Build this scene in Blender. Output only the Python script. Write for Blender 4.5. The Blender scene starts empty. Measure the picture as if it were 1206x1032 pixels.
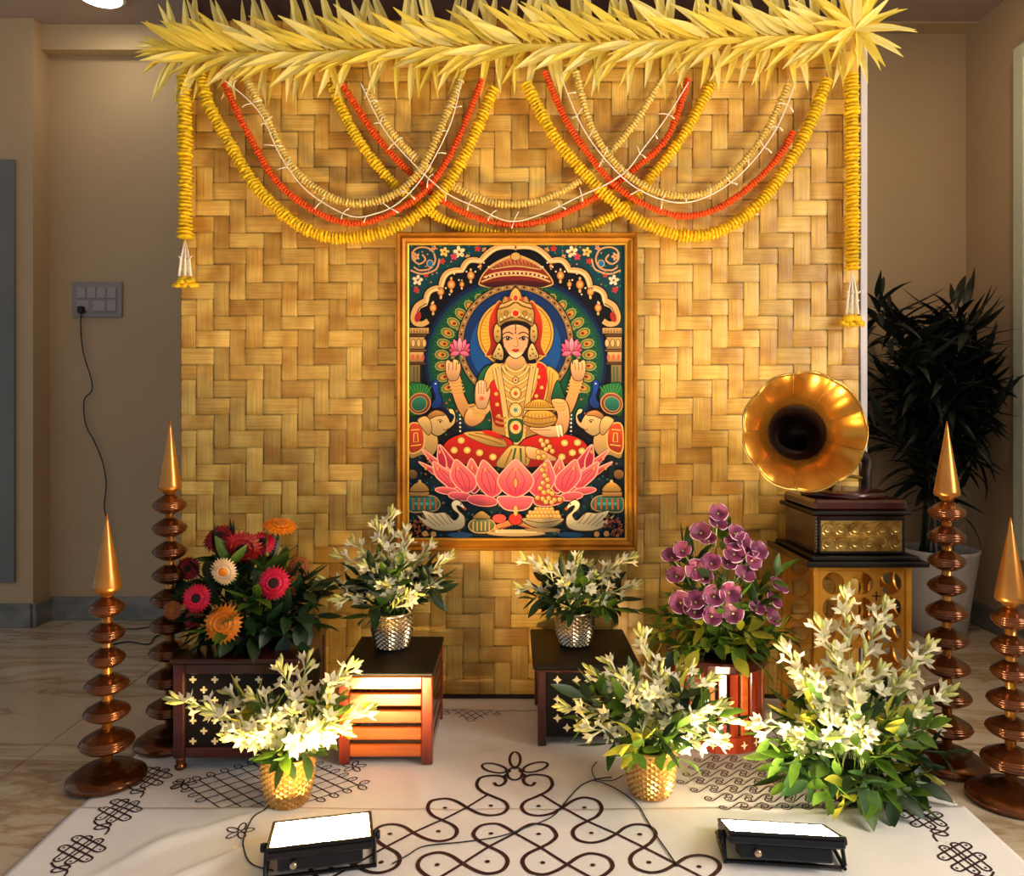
import bpy, bmesh, math, random
from mathutils import Vector, Matrix
from mathutils.geometry import tessellate_polygon

R = random.Random(7)
scn = bpy.context.scene
col = scn.collection

# ------------------------------------------------------------------ camera
F = 900.0            # focal length in pixels of the 1206 x 1032 frame
CX, HZ, CH = 603.0, 480.0, 1.03   # principal column, horizon row, camera height
cam_d = bpy.data.cameras.new('camera')
cam = bpy.data.objects.new('camera', cam_d)
col.objects.link(cam)
cam.location = (0, 0, CH)
cam.rotation_euler = (math.pi / 2, 0, 0)
cam_d.sensor_width = 36.0
cam_d.lens = F / 1206 * 36.0
cam_d.shift_y = -36.0 / 1206
cam_d.clip_start = 0.02
scn.camera = cam

# ------------------------------------------------------------------ view, world, daylight
scn.view_settings.view_transform = 'Standard'
scn.view_settings.look = 'None'
scn.view_settings.gamma = 1
scn.view_settings.use_curve_mapping = False
scn.view_settings.exposure = 0.0
w = bpy.data.worlds.new('world')
scn.world = w
w.use_nodes = True
w.node_tree.nodes['Background'].inputs['Color'].default_value = (0.70, 0.83, 1.0, 1)
w.node_tree.nodes['Background'].inputs['Strength'].default_value = 0.52

def area_light(name, loc, target, sx, sy, power, color):
    d = bpy.data.lights.new(name, 'AREA')
    d.shape = 'RECTANGLE'; d.size = sx; d.size_y = sy
    d.energy = power; d.color = color
    o = bpy.data.objects.new(name, d); col.objects.link(o)
    o.location = loc
    o.rotation_euler = (Vector(target) - Vector(loc)).to_track_quat('-Z', 'Y').to_euler()
    return o
# soft light from the right, set in an added, unseen window opening
area_light('added_daylight', (2.33, 0.75, 1.65), (0, 0.75, 1.65), 1.4, 1.5, 90, (1.0, 0.90, 0.78))
FLOOD_L, FLOOD_R = 360.0, 190.0      # radiance of the two floor floodlights
LAMP, FILL_LAMP = 30.0, 95.0                         # ceiling lamp, and an unseen one added to brighten the corner

# ------------------------------------------------------------------ helpers
def lin(c):
    out = []
    for v in c[:3]:
        v = v / 255.0
        out.append(v / 12.92 if v <= 0.04045 else ((v + 0.055) / 1.055) ** 2.4)
    return (*out, 1.0)

def PX(px, py, Y):                  # pixel on the plane at distance Y
    return Vector(((px - CX) / F * Y, Y, CH - (py - HZ) / F * Y))
def GP(px, py, z=0.0):              # pixel on the ground (or on height z)
    Y = F * (CH - z) / (py - HZ)
    return Vector(((px - CX) / F * Y, Y, z))

class MB:
    def __init__(s):
        s.v = []; s.f = []; s.m = []; s.cur = 0; s.smooth = []; s.sm = False
    def add(s, vs, fs):
        o = len(s.v)
        s.v += [tuple(p) for p in vs]
        for f in fs:
            s.f.append(tuple(i + o for i in f)); s.m.append(s.cur); s.smooth.append(s.sm)
        return s
    def box(s, c, d, M=None, bev=0.0):
        hx, hy, hz = d[0] / 2, d[1] / 2, d[2] / 2
        b = min(bev, hx * .9, hy * .9, hz * .9)
        if b <= 0:
            vs = [Vector((x * hx, y * hy, z * hz)) for x in (-1, 1) for y in (-1, 1) for z in (-1, 1)]
            fs = [(0, 1, 3, 2), (4, 6, 7, 5), (0, 4, 5, 1), (2, 3, 7, 6), (0, 2, 6, 4), (1, 5, 7, 3)]
        else:
            vs = []; ix = {}
            for x in (-1, 1):
                for y in (-1, 1):
                    for z in (-1, 1):
                        ix[x, y, z] = len(vs)
                        vs += [Vector((x * hx, y * (hy - b), z * (hz - b))),
                               Vector((x * (hx - b), y * hy, z * (hz - b))),
                               Vector((x * (hx - b), y * (hy - b), z * hz))]
            I = lambda x, y, z, a: ix[x, y, z] + a
            fs = []
            for q in (-1, 1):
                a = [I(q, -1, -1, 0), I(q, 1, -1, 0), I(q, 1, 1, 0), I(q, -1, 1, 0)]
                fs.append(a if q > 0 else a[::-1])
                a = [I(-1, q, -1, 1), I(-1, q, 1, 1), I(1, q, 1, 1), I(1, q, -1, 1)]
                fs.append(a if q > 0 else a[::-1])
                a = [I(-1, -1, q, 2), I(1, -1, q, 2), I(1, 1, q, 2), I(-1, 1, q, 2)]
                fs.append(a if q > 0 else a[::-1])
            for x in (-1, 1):
                for y in (-1, 1):
                    a = [I(x, y, -1, 0), I(x, y, -1, 1), I(x, y, 1, 1), I(x, y, 1, 0)]
                    fs.append(a if x * y > 0 else a[::-1])
                for z in (-1, 1):
                    a = [I(x, -1, z, 0), I(x, 1, z, 0), I(x, 1, z, 2), I(x, -1, z, 2)]
                    fs.append(a if x * z > 0 else a[::-1])
            for y in (-1, 1):
                for z in (-1, 1):
                    a = [I(-1, y, z, 1), I(-1, y, z, 2), I(1, y, z, 2), I(1, y, z, 1)]
                    fs.append(a if y * z > 0 else a[::-1])
            for k, i0 in ix.items():
                a = [i0, i0 + 1, i0 + 2]
                fs.append(a if k[0] * k[1] * k[2] > 0 else a[::-1])
        c = Vector(c)
        if M is not None:
            vs = [M @ p + c for p in vs]
        else:
            vs = [p + c for p in vs]
        return s.add(vs, fs)
    def lathe(s, prof, n=24, c=(0, 0, 0), M=None, closed_top=True, closed_bot=True, rfun=None):
        vs = []; fs = []
        c = Vector(c)
        for (r, z) in prof:
            for k in range(n):
                a = 2 * math.pi * k / n
                rr = r * (rfun(a, r, z) if rfun else 1)
                p = Vector((rr * math.cos(a), rr * math.sin(a), z))
                vs.append((M @ p if M is not None else p) + c)
        for i in range(len(prof) - 1):
            for k in range(n):
                k2 = (k + 1) % n
                fs.append((i * n + k, i * n + k2, (i + 1) * n + k2, (i + 1) * n + k))
        if closed_bot: fs.append(tuple(range(n))[::-1])
        if closed_top: fs.append(tuple((len(prof) - 1) * n + k for k in range(n)))
        return s.add(vs, fs)
    def tube(s, pts, r, n=6, cap=True):
        pts = [Vector(p) for p in pts]
        m = len(pts)
        rs = r if isinstance(r, (list, tuple)) else [r] * m
        vs = []; fs = []
        t0 = (pts[1] - pts[0]).normalized()
        up = Vector((0, 0, 1)) if abs(t0.z) < .9 else Vector((1, 0, 0))
        nrm = (up - t0 * up.dot(t0)).normalized()
        for i in range(m):
            t = (pts[min(i + 1, m - 1)] - pts[max(i - 1, 0)]).normalized()
            nrm = (nrm - t * nrm.dot(t))
            nrm = nrm.normalized() if nrm.length > 1e-6 else t.orthogonal().normalized()
            b = t.cross(nrm)
            for k in range(n):
                a = 2 * math.pi * k / n
                vs.append(pts[i] + (nrm * math.cos(a) + b * math.sin(a)) * rs[i])
        for i in range(m - 1):
            for k in range(n):
                k2 = (k + 1) % n
                fs.append((i * n + k, i * n + k2, (i + 1) * n + k2, (i + 1) * n + k))
        if cap:
            fs.append(tuple(range(n))[::-1]); fs.append(tuple((m - 1) * n + k for k in range(n)))
        return s.add(vs, fs)
    def prism(s, poly, y0, y1, M=None):      # polygon in x,z extruded along y
        n = len(poly)
        vs = [Vector((p[0], y0, p[1])) for p in poly] + [Vector((p[0], y1, p[1])) for p in poly]
        if M is not None: vs = [M @ p for p in vs]
        fs = [tuple(range(n)), tuple(range(2 * n - 1, n - 1, -1))]
        for k in range(n):
            k2 = (k + 1) % n
            fs.append((k, k + n, k2 + n, k2))
        return s.add(vs, fs)
    def mesh(s, name, mats, smooth=None):
        me = bpy.data.meshes.new(name)
        me.from_pydata(s.v, [], s.f)
        if not isinstance(mats, (list, tuple)): mats = [mats]
        for m in mats: me.materials.append(m)
        me.polygons.foreach_set('material_index', s.m)
        sm = s.smooth if smooth is None else [smooth] * len(s.f)
        me.polygons.foreach_set('use_smooth', sm)
        me.update()
        return me
    def build(s, name, mats, parent=None, smooth=None, loc=None):
        return link(name, s.mesh(name, mats, smooth), parent, loc)

def link(name, data, parent=None, loc=None, M=None):
    o = bpy.data.objects.new(name, data)
    col.objects.link(o)
    if parent is not None: o.parent = parent
    if M is not None: o.matrix_basis = M
    elif loc is not None: o.location = loc
    return o
def tag(o, label, cat=None, group=None, kind=None):
    o['label'] = label
    if cat: o['category'] = cat
    if group: o['group'] = group
    if kind: o['kind'] = kind
    return o
def thing(name, label, cat, loc=(0, 0, 0), rz=0.0, group=None):
    o = bpy.data.objects.new(name, None); col.objects.link(o)
    o.empty_display_size = 0.05
    o.location = loc; o.rotation_euler = (0, 0, rz)
    return tag(o, label, cat, group)
def struct(o, label):
    o['kind'] = 'structure'; o['label'] = label
    return o
def basis(d, up=(0, 0, 1), s=1.0, loc=(0, 0, 0), roll=0.0):   # x axis along d, z axis near up
    x = Vector(d).normalized(); up = Vector(up)
    y = up.cross(x)
    if y.length < 1e-5: y = Vector((0, 1, 0)).cross(x)
    if y.length < 1e-5: y = Vector((1, 0, 0)).cross(x)
    y.normalize(); z = x.cross(y)
    if roll:
        q = Matrix.Rotation(roll, 3, x); y = q @ y; z = q @ z
    if not isinstance(s, (list, tuple)): s = (s, s, s)
    M = Matrix.Identity(4)
    for i in range(3):
        M[i][0] = x[i] * s[0]; M[i][1] = y[i] * s[1]; M[i][2] = z[i] * s[2]; M[i][3] = loc[i]
    return M
def catmull(pts, n=6, closed=False):
    P = [Vector(p) for p in pts]; m = len(P); out = []
    rng = range(m) if closed else range(m - 1)
    for i in rng:
        if closed: a, b, c, d = P[(i - 1) % m], P[i], P[(i + 1) % m], P[(i + 2) % m]
        else: a, b, c, d = P[max(i - 1, 0)], P[i], P[i + 1], P[min(i + 2, m - 1)]
        for k in range(n):
            t = k / n; t2 = t * t; t3 = t2 * t
            out.append(0.5 * ((2 * b) + (c - a) * t + (2 * a - 5 * b + 4 * c - d) * t2 + (3 * b - a - 3 * c + d) * t3))
    if not closed: out.append(P[-1])
    return out
def resample(pts, step):
    out = [pts[0].copy()]; acc = 0.0
    for a, b in zip(pts[:-1], pts[1:]):
        L = (b - a).length
        while acc + L >= step:
            t = (step - acc) / L
            a = a.lerp(b, t); L = (b - a).length; acc = 0.0
            out.append(a.copy())
            if L < 1e-9: break
        acc += L
    return out

# ------------------------------------------------------------------ materials
def mat(name, c, rough=.5, metal=0.0, var=None, scale=8.0, vscale=(1, 1, 1), bump=0.0, bscale=None, coord='Object',
        rnd=0.0, coat=0.0, spec=None, sss=0.0, trans=0.0, detail=4.0, c3=None):
    m = bpy.data.materials.new(name); m.use_nodes = True
    nt = m.node_tree; N = nt.nodes; L = nt.links
    b = N['Principled BSDF']
    b.inputs['Roughness'].default_value = rough
    b.inputs['Metallic'].default_value = metal
    if coat: b.inputs['Coat Weight'].default_value = coat; b.inputs['Coat Roughness'].default_value = .12
    if spec is not None: b.inputs['Specular IOR Level'].default_value = spec
    base = lin(c)
    b.inputs['Base Color'].default_value = base
    tc = N.new('ShaderNodeTexCoord'); mp = N.new('ShaderNodeMapping')
    mp.inputs['Scale'].default_value = vscale
    L.new(tc.outputs[coord], mp.inputs['Vector'])
    out = None
    if var is not None:
        nz = N.new('ShaderNodeTexNoise'); nz.inputs['Scale'].default_value = scale; nz.inputs['Detail'].default_value = detail
        L.new(mp.outputs[0], nz.inputs['Vector'])
        rp = N.new('ShaderNodeValToRGB')
        rp.color_ramp.elements[0].position = .32; rp.color_ramp.elements[1].position = .68
        rp.color_ramp.elements[0].color = base; rp.color_ramp.elements[1].color = lin(var)
        if c3 is not None:
            e = rp.color_ramp.elements.new(.5); e.color = lin(c3)
        L.new(nz.outputs['Fac'], rp.inputs['Fac'])
        out = rp.outputs['Color']
    if rnd:
        oi = N.new('ShaderNodeObjectInfo'); mr = N.new('ShaderNodeMapRange')
        mr.inputs['To Min'].default_value = 1 - rnd; mr.inputs['To Max'].default_value = 1 + rnd
        L.new(oi.outputs['Random'], mr.inputs['Value'])
        hs = N.new('ShaderNodeHueSaturation')
        L.new(mr.outputs[0], hs.inputs['Value'])
        if out is not None: L.new(out, hs.inputs['Color'])
        else: hs.inputs['Color'].default_value = base
        out = hs.outputs['Color']
    if out is not None: L.new(out, b.inputs['Base Color'])
    if bump:
        bz = N.new('ShaderNodeTexNoise'); bz.inputs['Scale'].default_value = bscale or scale; bz.inputs['Detail'].default_value = 5
        L.new(mp.outputs[0], bz.inputs['Vector'])
        bp = N.new('ShaderNodeBump'); bp.inputs['Strength'].default_value = bump; bp.inputs['Distance'].default_value = .01
        L.new(bz.outputs['Fac'], bp.inputs['Height']); L.new(bp.outputs[0], b.inputs['Normal'])
    if trans:
        tr = N.new('ShaderNodeBsdfTranslucent'); mx = N.new('ShaderNodeMixShader'); mx.inputs[0].default_value = trans
        if out is not None: L.new(out, tr.inputs['Color'])
        else: tr.inputs['Color'].default_value = base
        L.new(b.outputs[0], mx.inputs[1]); L.new(tr.outputs[0], mx.inputs[2])
        L.new(mx.outputs[0], N['Material Output'].inputs['Surface'])
    return m
def emis(name, c, s):
    m = bpy.data.materials.new(name); m.use_nodes = True
    b = m.node_tree.nodes['Principled BSDF']
    b.inputs['Base Color'].default_value = (.8, .8, .8, 1)
    b.inputs['Emission Color'].default_value = lin(c); b.inputs['Emission Strength'].default_value = s
    return m
def marble_mat():
    m = bpy.data.materials.new('marble'); m.use_nodes = True
    nt = m.node_tree; N = nt.nodes; L = nt.links; b = N['Principled BSDF']
    b.inputs['Roughness'].default_value = .16
    tc = N.new('ShaderNodeTexCoord'); mp = N.new('ShaderNodeMapping'); oi = N.new('ShaderNodeObjectInfo')
    mp.inputs['Rotation'].default_value = (0, 0, -.35); mp.inputs['Scale'].default_value = (.55, 1.9, 1)
    ad = N.new('ShaderNodeVectorMath'); ad.operation = 'ADD'
    L.new(tc.outputs['Object'], ad.inputs[0]); L.new(oi.outputs['Location'], ad.inputs[1])
    L.new(ad.outputs[0], mp.inputs['Vector'])
    wn = N.new('ShaderNodeTexNoise'); wn.inputs['Scale'].default_value = 1.6; wn.inputs['Detail'].default_value = 9; wn.inputs['Roughness'].default_value = .62
    wn.inputs['Distortion'].default_value = .9
    L.new(mp.outputs[0], wn.inputs['Vector'])
    rp = N.new('ShaderNodeValToRGB'); e = rp.color_ramp.elements
    e[0].position = .3; e[0].color = lin((196, 182, 160)); e[1].position = .75; e[1].color = lin((206, 196, 178))
    for p, c in ((.47, (190, 176, 152)), (.505, (160, 136, 104)), (.53, (184, 166, 138)), (.6, (206, 196, 176)), (.645, (172, 148, 114)), (.67, (200, 188, 166))):
        q = e.new(p); q.color = lin(c)
    L.new(wn.outputs['Fac'], rp.inputs['Fac']); L.new(rp.outputs[0], b.inputs['Base Color'])
    return m
def bamboo_mat(name, along):
    m = bpy.data.materials.new(name); m.use_nodes = True
    nt = m.node_tree; N = nt.nodes; L = nt.links; b = N['Principled BSDF']
    b.inputs['Roughness'].default_value = .42
    tc = N.new('ShaderNodeTexCoord'); oi = N.new('ShaderNodeObjectInfo')
    ad = N.new('ShaderNodeVectorMath'); ad.operation = 'MULTIPLY_ADD'
    ad.inputs[1].default_value = (1, 1, 1)
    sc = N.new('ShaderNodeVectorMath'); sc.operation = 'SCALE'; sc.inputs[0].default_value = (7.3, 3.1, 5.7)
    L.new(oi.outputs['Random'], sc.inputs['Scale'])
    L.new(tc.outputs['Object'], ad.inputs[0]); L.new(sc.outputs[0], ad.inputs[2])
    def noise(scale3, det, s=1.0):
        mp = N.new('ShaderNodeMapping'); mp.inputs['Scale'].default_value = scale3
        L.new(ad.outputs[0], mp.inputs['Vector'])
        nz = N.new('ShaderNodeTexNoise'); nz.inputs['Scale'].default_value = s; nz.inputs['Detail'].default_value = det
        L.new(mp.outputs[0], nz.inputs['Vector']); return nz
    g = noise((6, 90, 230) if along == 'x' else (230, 90, 6), 3)      # fibres
    k = noise((9, 5, 6) if along == 'x' else (6, 5, 9), 2)            # blotches along the strip
    r1 = N.new('ShaderNodeValToRGB'); e = r1.color_ramp.elements
    e[0].position = .33; e[0].color = lin((188, 136, 44)); e[1].position = .66; e[1].color = lin((236, 196, 98))
    L.new(k.outputs['Fac'], r1.inputs['Fac'])
    r2 = N.new('ShaderNodeValToRGB'); e = r2.color_ramp.elements
    e[0].position = .3; e[0].color = (.6, .5, .36, 1); e[1].position = .62; e[1].color = (1, 1, 1, 1)
    L.new(g.outputs['Fac'], r2.inputs['Fac'])
    mx = N.new('ShaderNodeMix'); mx.data_type = 'RGBA'; mx.blend_type = 'MULTIPLY'; mx.inputs[0].default_value = .55
    L.new(r1.outputs[0], mx.inputs[6]); L.new(r2.outputs[0], mx.inputs[7])
    hs = N.new('ShaderNodeHueSaturation'); mr = N.new('ShaderNodeMapRange')
    mr.inputs['To Min'].default_value = .82; mr.inputs['To Max'].default_value = 1.12
    L.new(oi.outputs['Random'], mr.inputs['Value']); L.new(mr.outputs[0], hs.inputs['Value'])
    L.new(mx.outputs[2], hs.inputs['Color'])
    sp = N.new('ShaderNodeSeparateXYZ'); L.new(tc.outputs['Generated'], sp.inputs[0])     # dark cut edges of each strip, also painting shade into the gaps
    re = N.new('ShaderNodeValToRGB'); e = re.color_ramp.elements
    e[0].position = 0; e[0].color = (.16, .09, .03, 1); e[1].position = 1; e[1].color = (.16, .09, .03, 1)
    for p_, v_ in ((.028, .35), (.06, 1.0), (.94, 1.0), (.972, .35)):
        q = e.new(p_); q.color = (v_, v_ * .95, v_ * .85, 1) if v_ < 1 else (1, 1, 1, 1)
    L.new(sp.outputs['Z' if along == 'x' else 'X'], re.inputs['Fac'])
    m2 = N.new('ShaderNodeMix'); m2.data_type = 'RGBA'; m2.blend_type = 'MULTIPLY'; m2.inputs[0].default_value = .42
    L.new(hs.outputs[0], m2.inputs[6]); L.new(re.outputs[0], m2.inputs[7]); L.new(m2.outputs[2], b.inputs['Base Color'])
    bp = N.new('ShaderNodeBump'); bp.inputs['Strength'].default_value = .25; bp.inputs['Distance'].default_value = .004
    L.new(g.outputs['Fac'], bp.inputs['Height']); L.new(bp.outputs[0], b.inputs['Normal'])
    return m
def print_mat():
    m = bpy.data.materials.new('printed_picture'); m.use_nodes = True
    nt = m.node_tree; b = nt.nodes['Principled BSDF']
    b.inputs['Roughness'].default_value = .6; b.inputs['Specular IOR Level'].default_value = .2
    a = nt.nodes.new('ShaderNodeVertexColor'); a.layer_name = 'ink'
    nt.links.new(a.outputs['Color'], b.inputs['Base Color'])
    return m

M_wall = mat('wall_plaster', (190, 164, 128), .85, var=(198, 172, 134), scale=1.5, bump=.05, bscale=60)
M_ceil = mat('ceiling_paint', (176, 158, 146), .9, var=(168, 150, 138), scale=2)
M_greypanel = mat('grey_paint', (120, 122, 118), .7, var=(112, 114, 110), scale=3)
M_marble = marble_mat()
M_grout = mat('grout', (120, 108, 92), .9)
M_skirt = mat('skirting_marble', (150, 148, 138), .25, var=(104, 106, 100), scale=7, vscale=(1, 1, 2))
M_frame_pale = mat('pale_window_paint', (214, 222, 196), .5)
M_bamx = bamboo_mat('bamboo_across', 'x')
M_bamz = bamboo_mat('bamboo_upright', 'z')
M_dark = mat('dark_backing', (34, 16, 8), .8)
M_maroon = mat('maroon_strip', (58, 26, 20), .7, var=(44, 20, 16), scale=5)
M_post = mat('white_post', (206, 200, 204), .5)
M_frame = mat('gilt_frame', (196, 130, 28), .34, .55, var=(160, 98, 16), scale=10)
M_frame2 = mat('gilt_bead', (226, 170, 60), .3, .6)
M_print = print_mat()
M_mari = mat('marigold_yellow', (255, 226, 40), .7, var=(255, 212, 20), scale=60, rnd=.12, trans=.25)
M_mariO = mat('marigold_orange', (252, 104, 22), .7, var=(246, 84, 14), scale=60, rnd=.1, trans=.25)
M_mariP = mat('marigold_pale', (252, 230, 140), .7, var=(248, 216, 100), scale=60, rnd=.1, trans=.25)
M_string = mat('white_thread', (246, 236, 214), .8)
M_palm = mat('palm_leaf', (250, 234, 116), .5, var=(238, 212, 66), scale=14, vscale=(1, 10, 1), rnd=.16, trans=.3)
M_palm2 = mat('palm_leaf_pale', (252, 244, 172), .5, var=(244, 228, 112), scale=14, vscale=(1, 10, 1), rnd=.12, trans=.35)
M_copper = mat('copper_lacquer', (128, 74, 34), .22, .75, var=(90, 48, 22), scale=9, coat=.4)
M_coppergold = mat('copper_gold', (196, 136, 58), .3, .75, var=(166, 106, 40), scale=6, coat=.3)
M_mahog = mat('dark_mahogany', (66, 16, 10), .28, var=(40, 8, 5), scale=5, vscale=(1, 1, 10), coat=.5)
M_black = mat('black_lacquer', (13, 8, 7), .5, spec=.25)
M_wood = mat('orange_teak', (186, 96, 36), .3, var=(150, 66, 20), scale=4, vscale=(1, 4, 16), coat=.4, rnd=.08)
M_redwood = mat('red_teak', (140, 48, 18), .26, var=(96, 26, 8), scale=4, vscale=(8, 8, 1), coat=.5, rnd=.12)
M_inlay = mat('bone_inlay', (222, 210, 170), .5)
M_gold = mat('gold_sheet', (226, 162, 54), .35, .45, var=(204, 136, 36), scale=6)
M_emboss = mat('embossed_brass', (212, 180, 104), .28, .9, var=(150, 112, 48), scale=30)
M_horn = mat('horn_brass', (206, 148, 58), .25, .8, var=(176, 112, 34), scale=7)
M_throat = mat('horn_throat', (36, 14, 6), .5, .3)
M_wine = mat('wine_lacquer', (60, 14, 12), .25, var=(40, 8, 8), scale=6, coat=.4)
M_silver = mat('hammered_silver', (200, 180, 148), .22, .9)
M_goldpot = mat('hammered_gold', (206, 160, 90), .28, .85)
M_pot = mat('grey_pot', (206, 201, 196), .6, var=(192, 187, 182), scale=5)
M_soil = mat('dark_soil', (22, 16, 12), .9)
M_leafA = mat('leaf_dark', (18, 40, 18), .45, var=(30, 60, 24), scale=20, rnd=.25, trans=.15)
M_leafB = mat('leaf_green', (54, 88, 26), .42, var=(92, 122, 36), scale=18, rnd=.25, trans=.3)
M_leafC = mat('leaf_lime', (164, 164, 44), .4, var=(204, 200, 76), scale=18, rnd=.15, trans=.35)
M_bam_leaf = mat('bamboo_plant_leaf', (9, 19, 12), .55, var=(16, 30, 18), scale=10, rnd=.3)
M_cane = mat('cane', (26, 36, 18), .5)
M_stem = mat('flower_stem', (150, 176, 92), .5)
M_floret = mat('tuberose_petal', (250, 246, 226), .5, var=(238, 236, 196), scale=30, trans=.3)
M_bud = mat('tuberose_bud', (226, 224, 150), .5, var=(200, 208, 110), scale=30, trans=.25)
M_purple = mat('purple_petal', (124, 44, 84), .5, var=(156, 78, 118), scale=30, rnd=.2, trans=.2)
M_purple_edge = mat('purple_petal_edge', (232, 196, 220), .5)
M_gpink = mat('gerbera_crimson', (236, 22, 74), .5, var=(214, 10, 50), scale=30, trans=.2)
M_gorange = mat('gerbera_orange', (246, 150, 20), .5, var=(240, 120, 8), scale=30, trans=.2)
M_gwhite = mat('gerbera_cream', (246, 222, 186), .5, var=(240, 200, 150), scale=30, trans=.2)
M_gred = mat('gerbera_red', (170, 14, 22), .5, var=(130, 6, 14), scale=30, trans=.2)
M_gbrown = mat('gerbera_amber', (170, 96, 20), .5, var=(140, 66, 14), scale=30)
M_gcent = mat('gerbera_eye_dark', (40, 10, 14), .9, bump=.6, bscale=300)
M_gcent2 = mat('gerbera_eye_gold', (200, 110, 20), .9, bump=.6, bscale=300)
M_cloth = mat('white_cloth', (240, 238, 236), .75, var=(232, 230, 228), scale=6, bump=.04, bscale=300)
M_ink = mat('kolam_ink', (40, 18, 18), .7, var=(62, 16, 18), scale=4)
M_switch = mat('switch_plate', (150, 142, 136), .5)
M_switch2 = mat('switch_rocker', (166, 158, 152), .4)
M_wire = mat('black_wire', (18, 14, 14), .5)
M_housing = mat('lamp_housing', (22, 22, 26), .4, .3)
M_bracket = mat('lamp_bracket', (14, 14, 16), .45, .3)
M_lensL = emis('lit_lens_warm', (255, 208, 128), FLOOD_L)
M_lensR = emis('lit_lens', (255, 226, 180), FLOOD_R)
M_ceil_lamp = emis('ceiling_lamp_glow', (255, 240, 214), LAMP)
M_fill_lamp = emis('fill_lamp_glow', (255, 226, 190), FILL_LAMP)  # glow of the added corner lamp, out of view
M_white = mat('white_plastic', (230, 226, 220), .4)
# ================================================================== the setting
WY = 3.72                      # back wall
RX = 2.21                      # right wall
CEIL = 2.86
fl = struct(MB().box((-.3, 1.7, -.035), (8.2, 6.2, .06)).build('floor', M_grout), 'pale veined marble tile floor')
me_tile = MB().box((0, 0, 0), (.797, 1.197, .012), bev=.0015).mesh('tile', M_marble)
for i in range(-4, 5):
    for j in range(-3, 2):
        x = -1.42 + .8 * i + .4; y = 2.27 + 1.2 * j + .6
        if x > 3.6 or x < -4.2: continue
        link('tile', me_tile, fl, (x, y, -.006))
struct(MB().box((-.9, WY + .06, 1.4), (6.9, .12, 3.0)).build('wall_back', M_wall), 'plain beige plaster wall behind the backdrop')
b = MB()                       # right wall with an opening added out of view for the area light
for (y0, y1, z0, z1) in ((1.5, WY, 0, 3), (-1.2, 0.0, 0, 3), (0.0, 1.5, 0, .85), (0.0, 1.5, 2.45, 3)):
    b.box((RX + .08, (y0 + y1) / 2, (z0 + z1) / 2), (.16, y1 - y0, z1 - z0))
struct(b.build('wall_right', M_wall), 'beige plaster side wall beside the bamboo plant')
struct(MB().box((-3.35, WY - .06, 1.4), (2.2, .14, 2.95)).build('wall_left', M_wall), 'beige plaster pilaster projecting from the wall')
struct(MB().box((-.3, 1.7, CEIL + .05), (8.2, 6.2, .1)).build('ceiling', M_ceil), 'plain painted ceiling')
struct(MB().box((-1.7, WY - .035, 2.80), (3.2, .07, .12)).build('trim_1', M_wall), 'beam along the top of the back wall')
struct(MB().box((1.7, WY - .05, 2.89), (1.02, .1, .08)).build('trim_2', M_wall), 'beam along the top of the wall by the plant')
struct(MB().box((-2.9, WY - .135, 1.2), (1.14, .02, 1.98)).build('trim_3', M_greypanel), 'flat grey panel on the pilaster')
struct(MB().box((-.02, WY - .01, .055), (4.44, .02, .11), bev=.003).build('baseboard_back', M_skirt), 'grey marble skirting along the back wall')
b = MB(); b.box((-3.35, WY - .14, .055), (2.2, .02, .11), bev=.003); b.box((-2.24, WY - .07, .055), (.02, .14, .11), bev=.003)
struct(b.build('baseboard_left', M_skirt), 'grey marble skirting around the pilaster')
struct(MB().box((RX - .01, 2.2, .055), (.02, 2.9, .11), bev=.003).build('baseboard_right', M_skirt), 'grey marble skirting along the side wall')
wn = struct(link('added_window', None), 'unseen window with pale frame, added to the side wall for daylight')  # window added out of view, to carry the area light
wn.location = (RX, .75, .85)
for (y, z, dy, dz) in ((-.73, .8, .06, 1.6), (.73, .8, .06, 1.6), (0, .03, 1.4, .06), (0, 1.57, 1.4, .06), (0, .8, .05, 1.5)):
    MB().box((.06, y, z), (.06, dy, dz), bev=.004).build('window_frame', M_frame_pale, wn)
wd = struct(link('window_2', None), 'tall pale window frame edge on the side wall')
wd.location = (RX, 2.75, .38)
MB().box((-.02, .52, 1.1), (.05, .07, 2.2), bev=.004).build('window_frame', M_frame_pale, wd)
MB().box((-.02, -.52, 1.1), (.05, .07, 2.2), bev=.004).build('window_frame', M_frame_pale, wd)
MB().box((-.02, 0, 2.17), (.05, .98, .07), bev=.004).build('window_frame', M_frame_pale, wd)
MB().box((-.005, 0, 1.07), (.01, .97, 2.13)).build('window_pane', mat('frosted_pane', (196, 214, 196), .3), wd)
for lx, ly, lab in ((PX(118, -8, 3.36).x, 3.36, 'round white ceiling lamp glowing above the switch plate wall'), (1.78, 2.55, 'unseen ceiling lamp added to brighten the potted bamboo corner')):  # second lamp is added out of view to brighten the right wall
  t = thing('ceiling_lamp', lab, 'lamp', (lx, ly, CEIL), group='ceiling lamps')
  MB().lathe([(.10, 0), (.105, -.01), (.10, -.022), (.092, -.026)], 32).build('rim', M_white, t, True)
  MB().lathe([(.09, -.024), (.085, -.03), (.06, -.036), (.02, -.038)], 32).build('diffuser', M_fill_lamp if lx > 0 else M_ceil_lamp, t, True)

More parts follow.
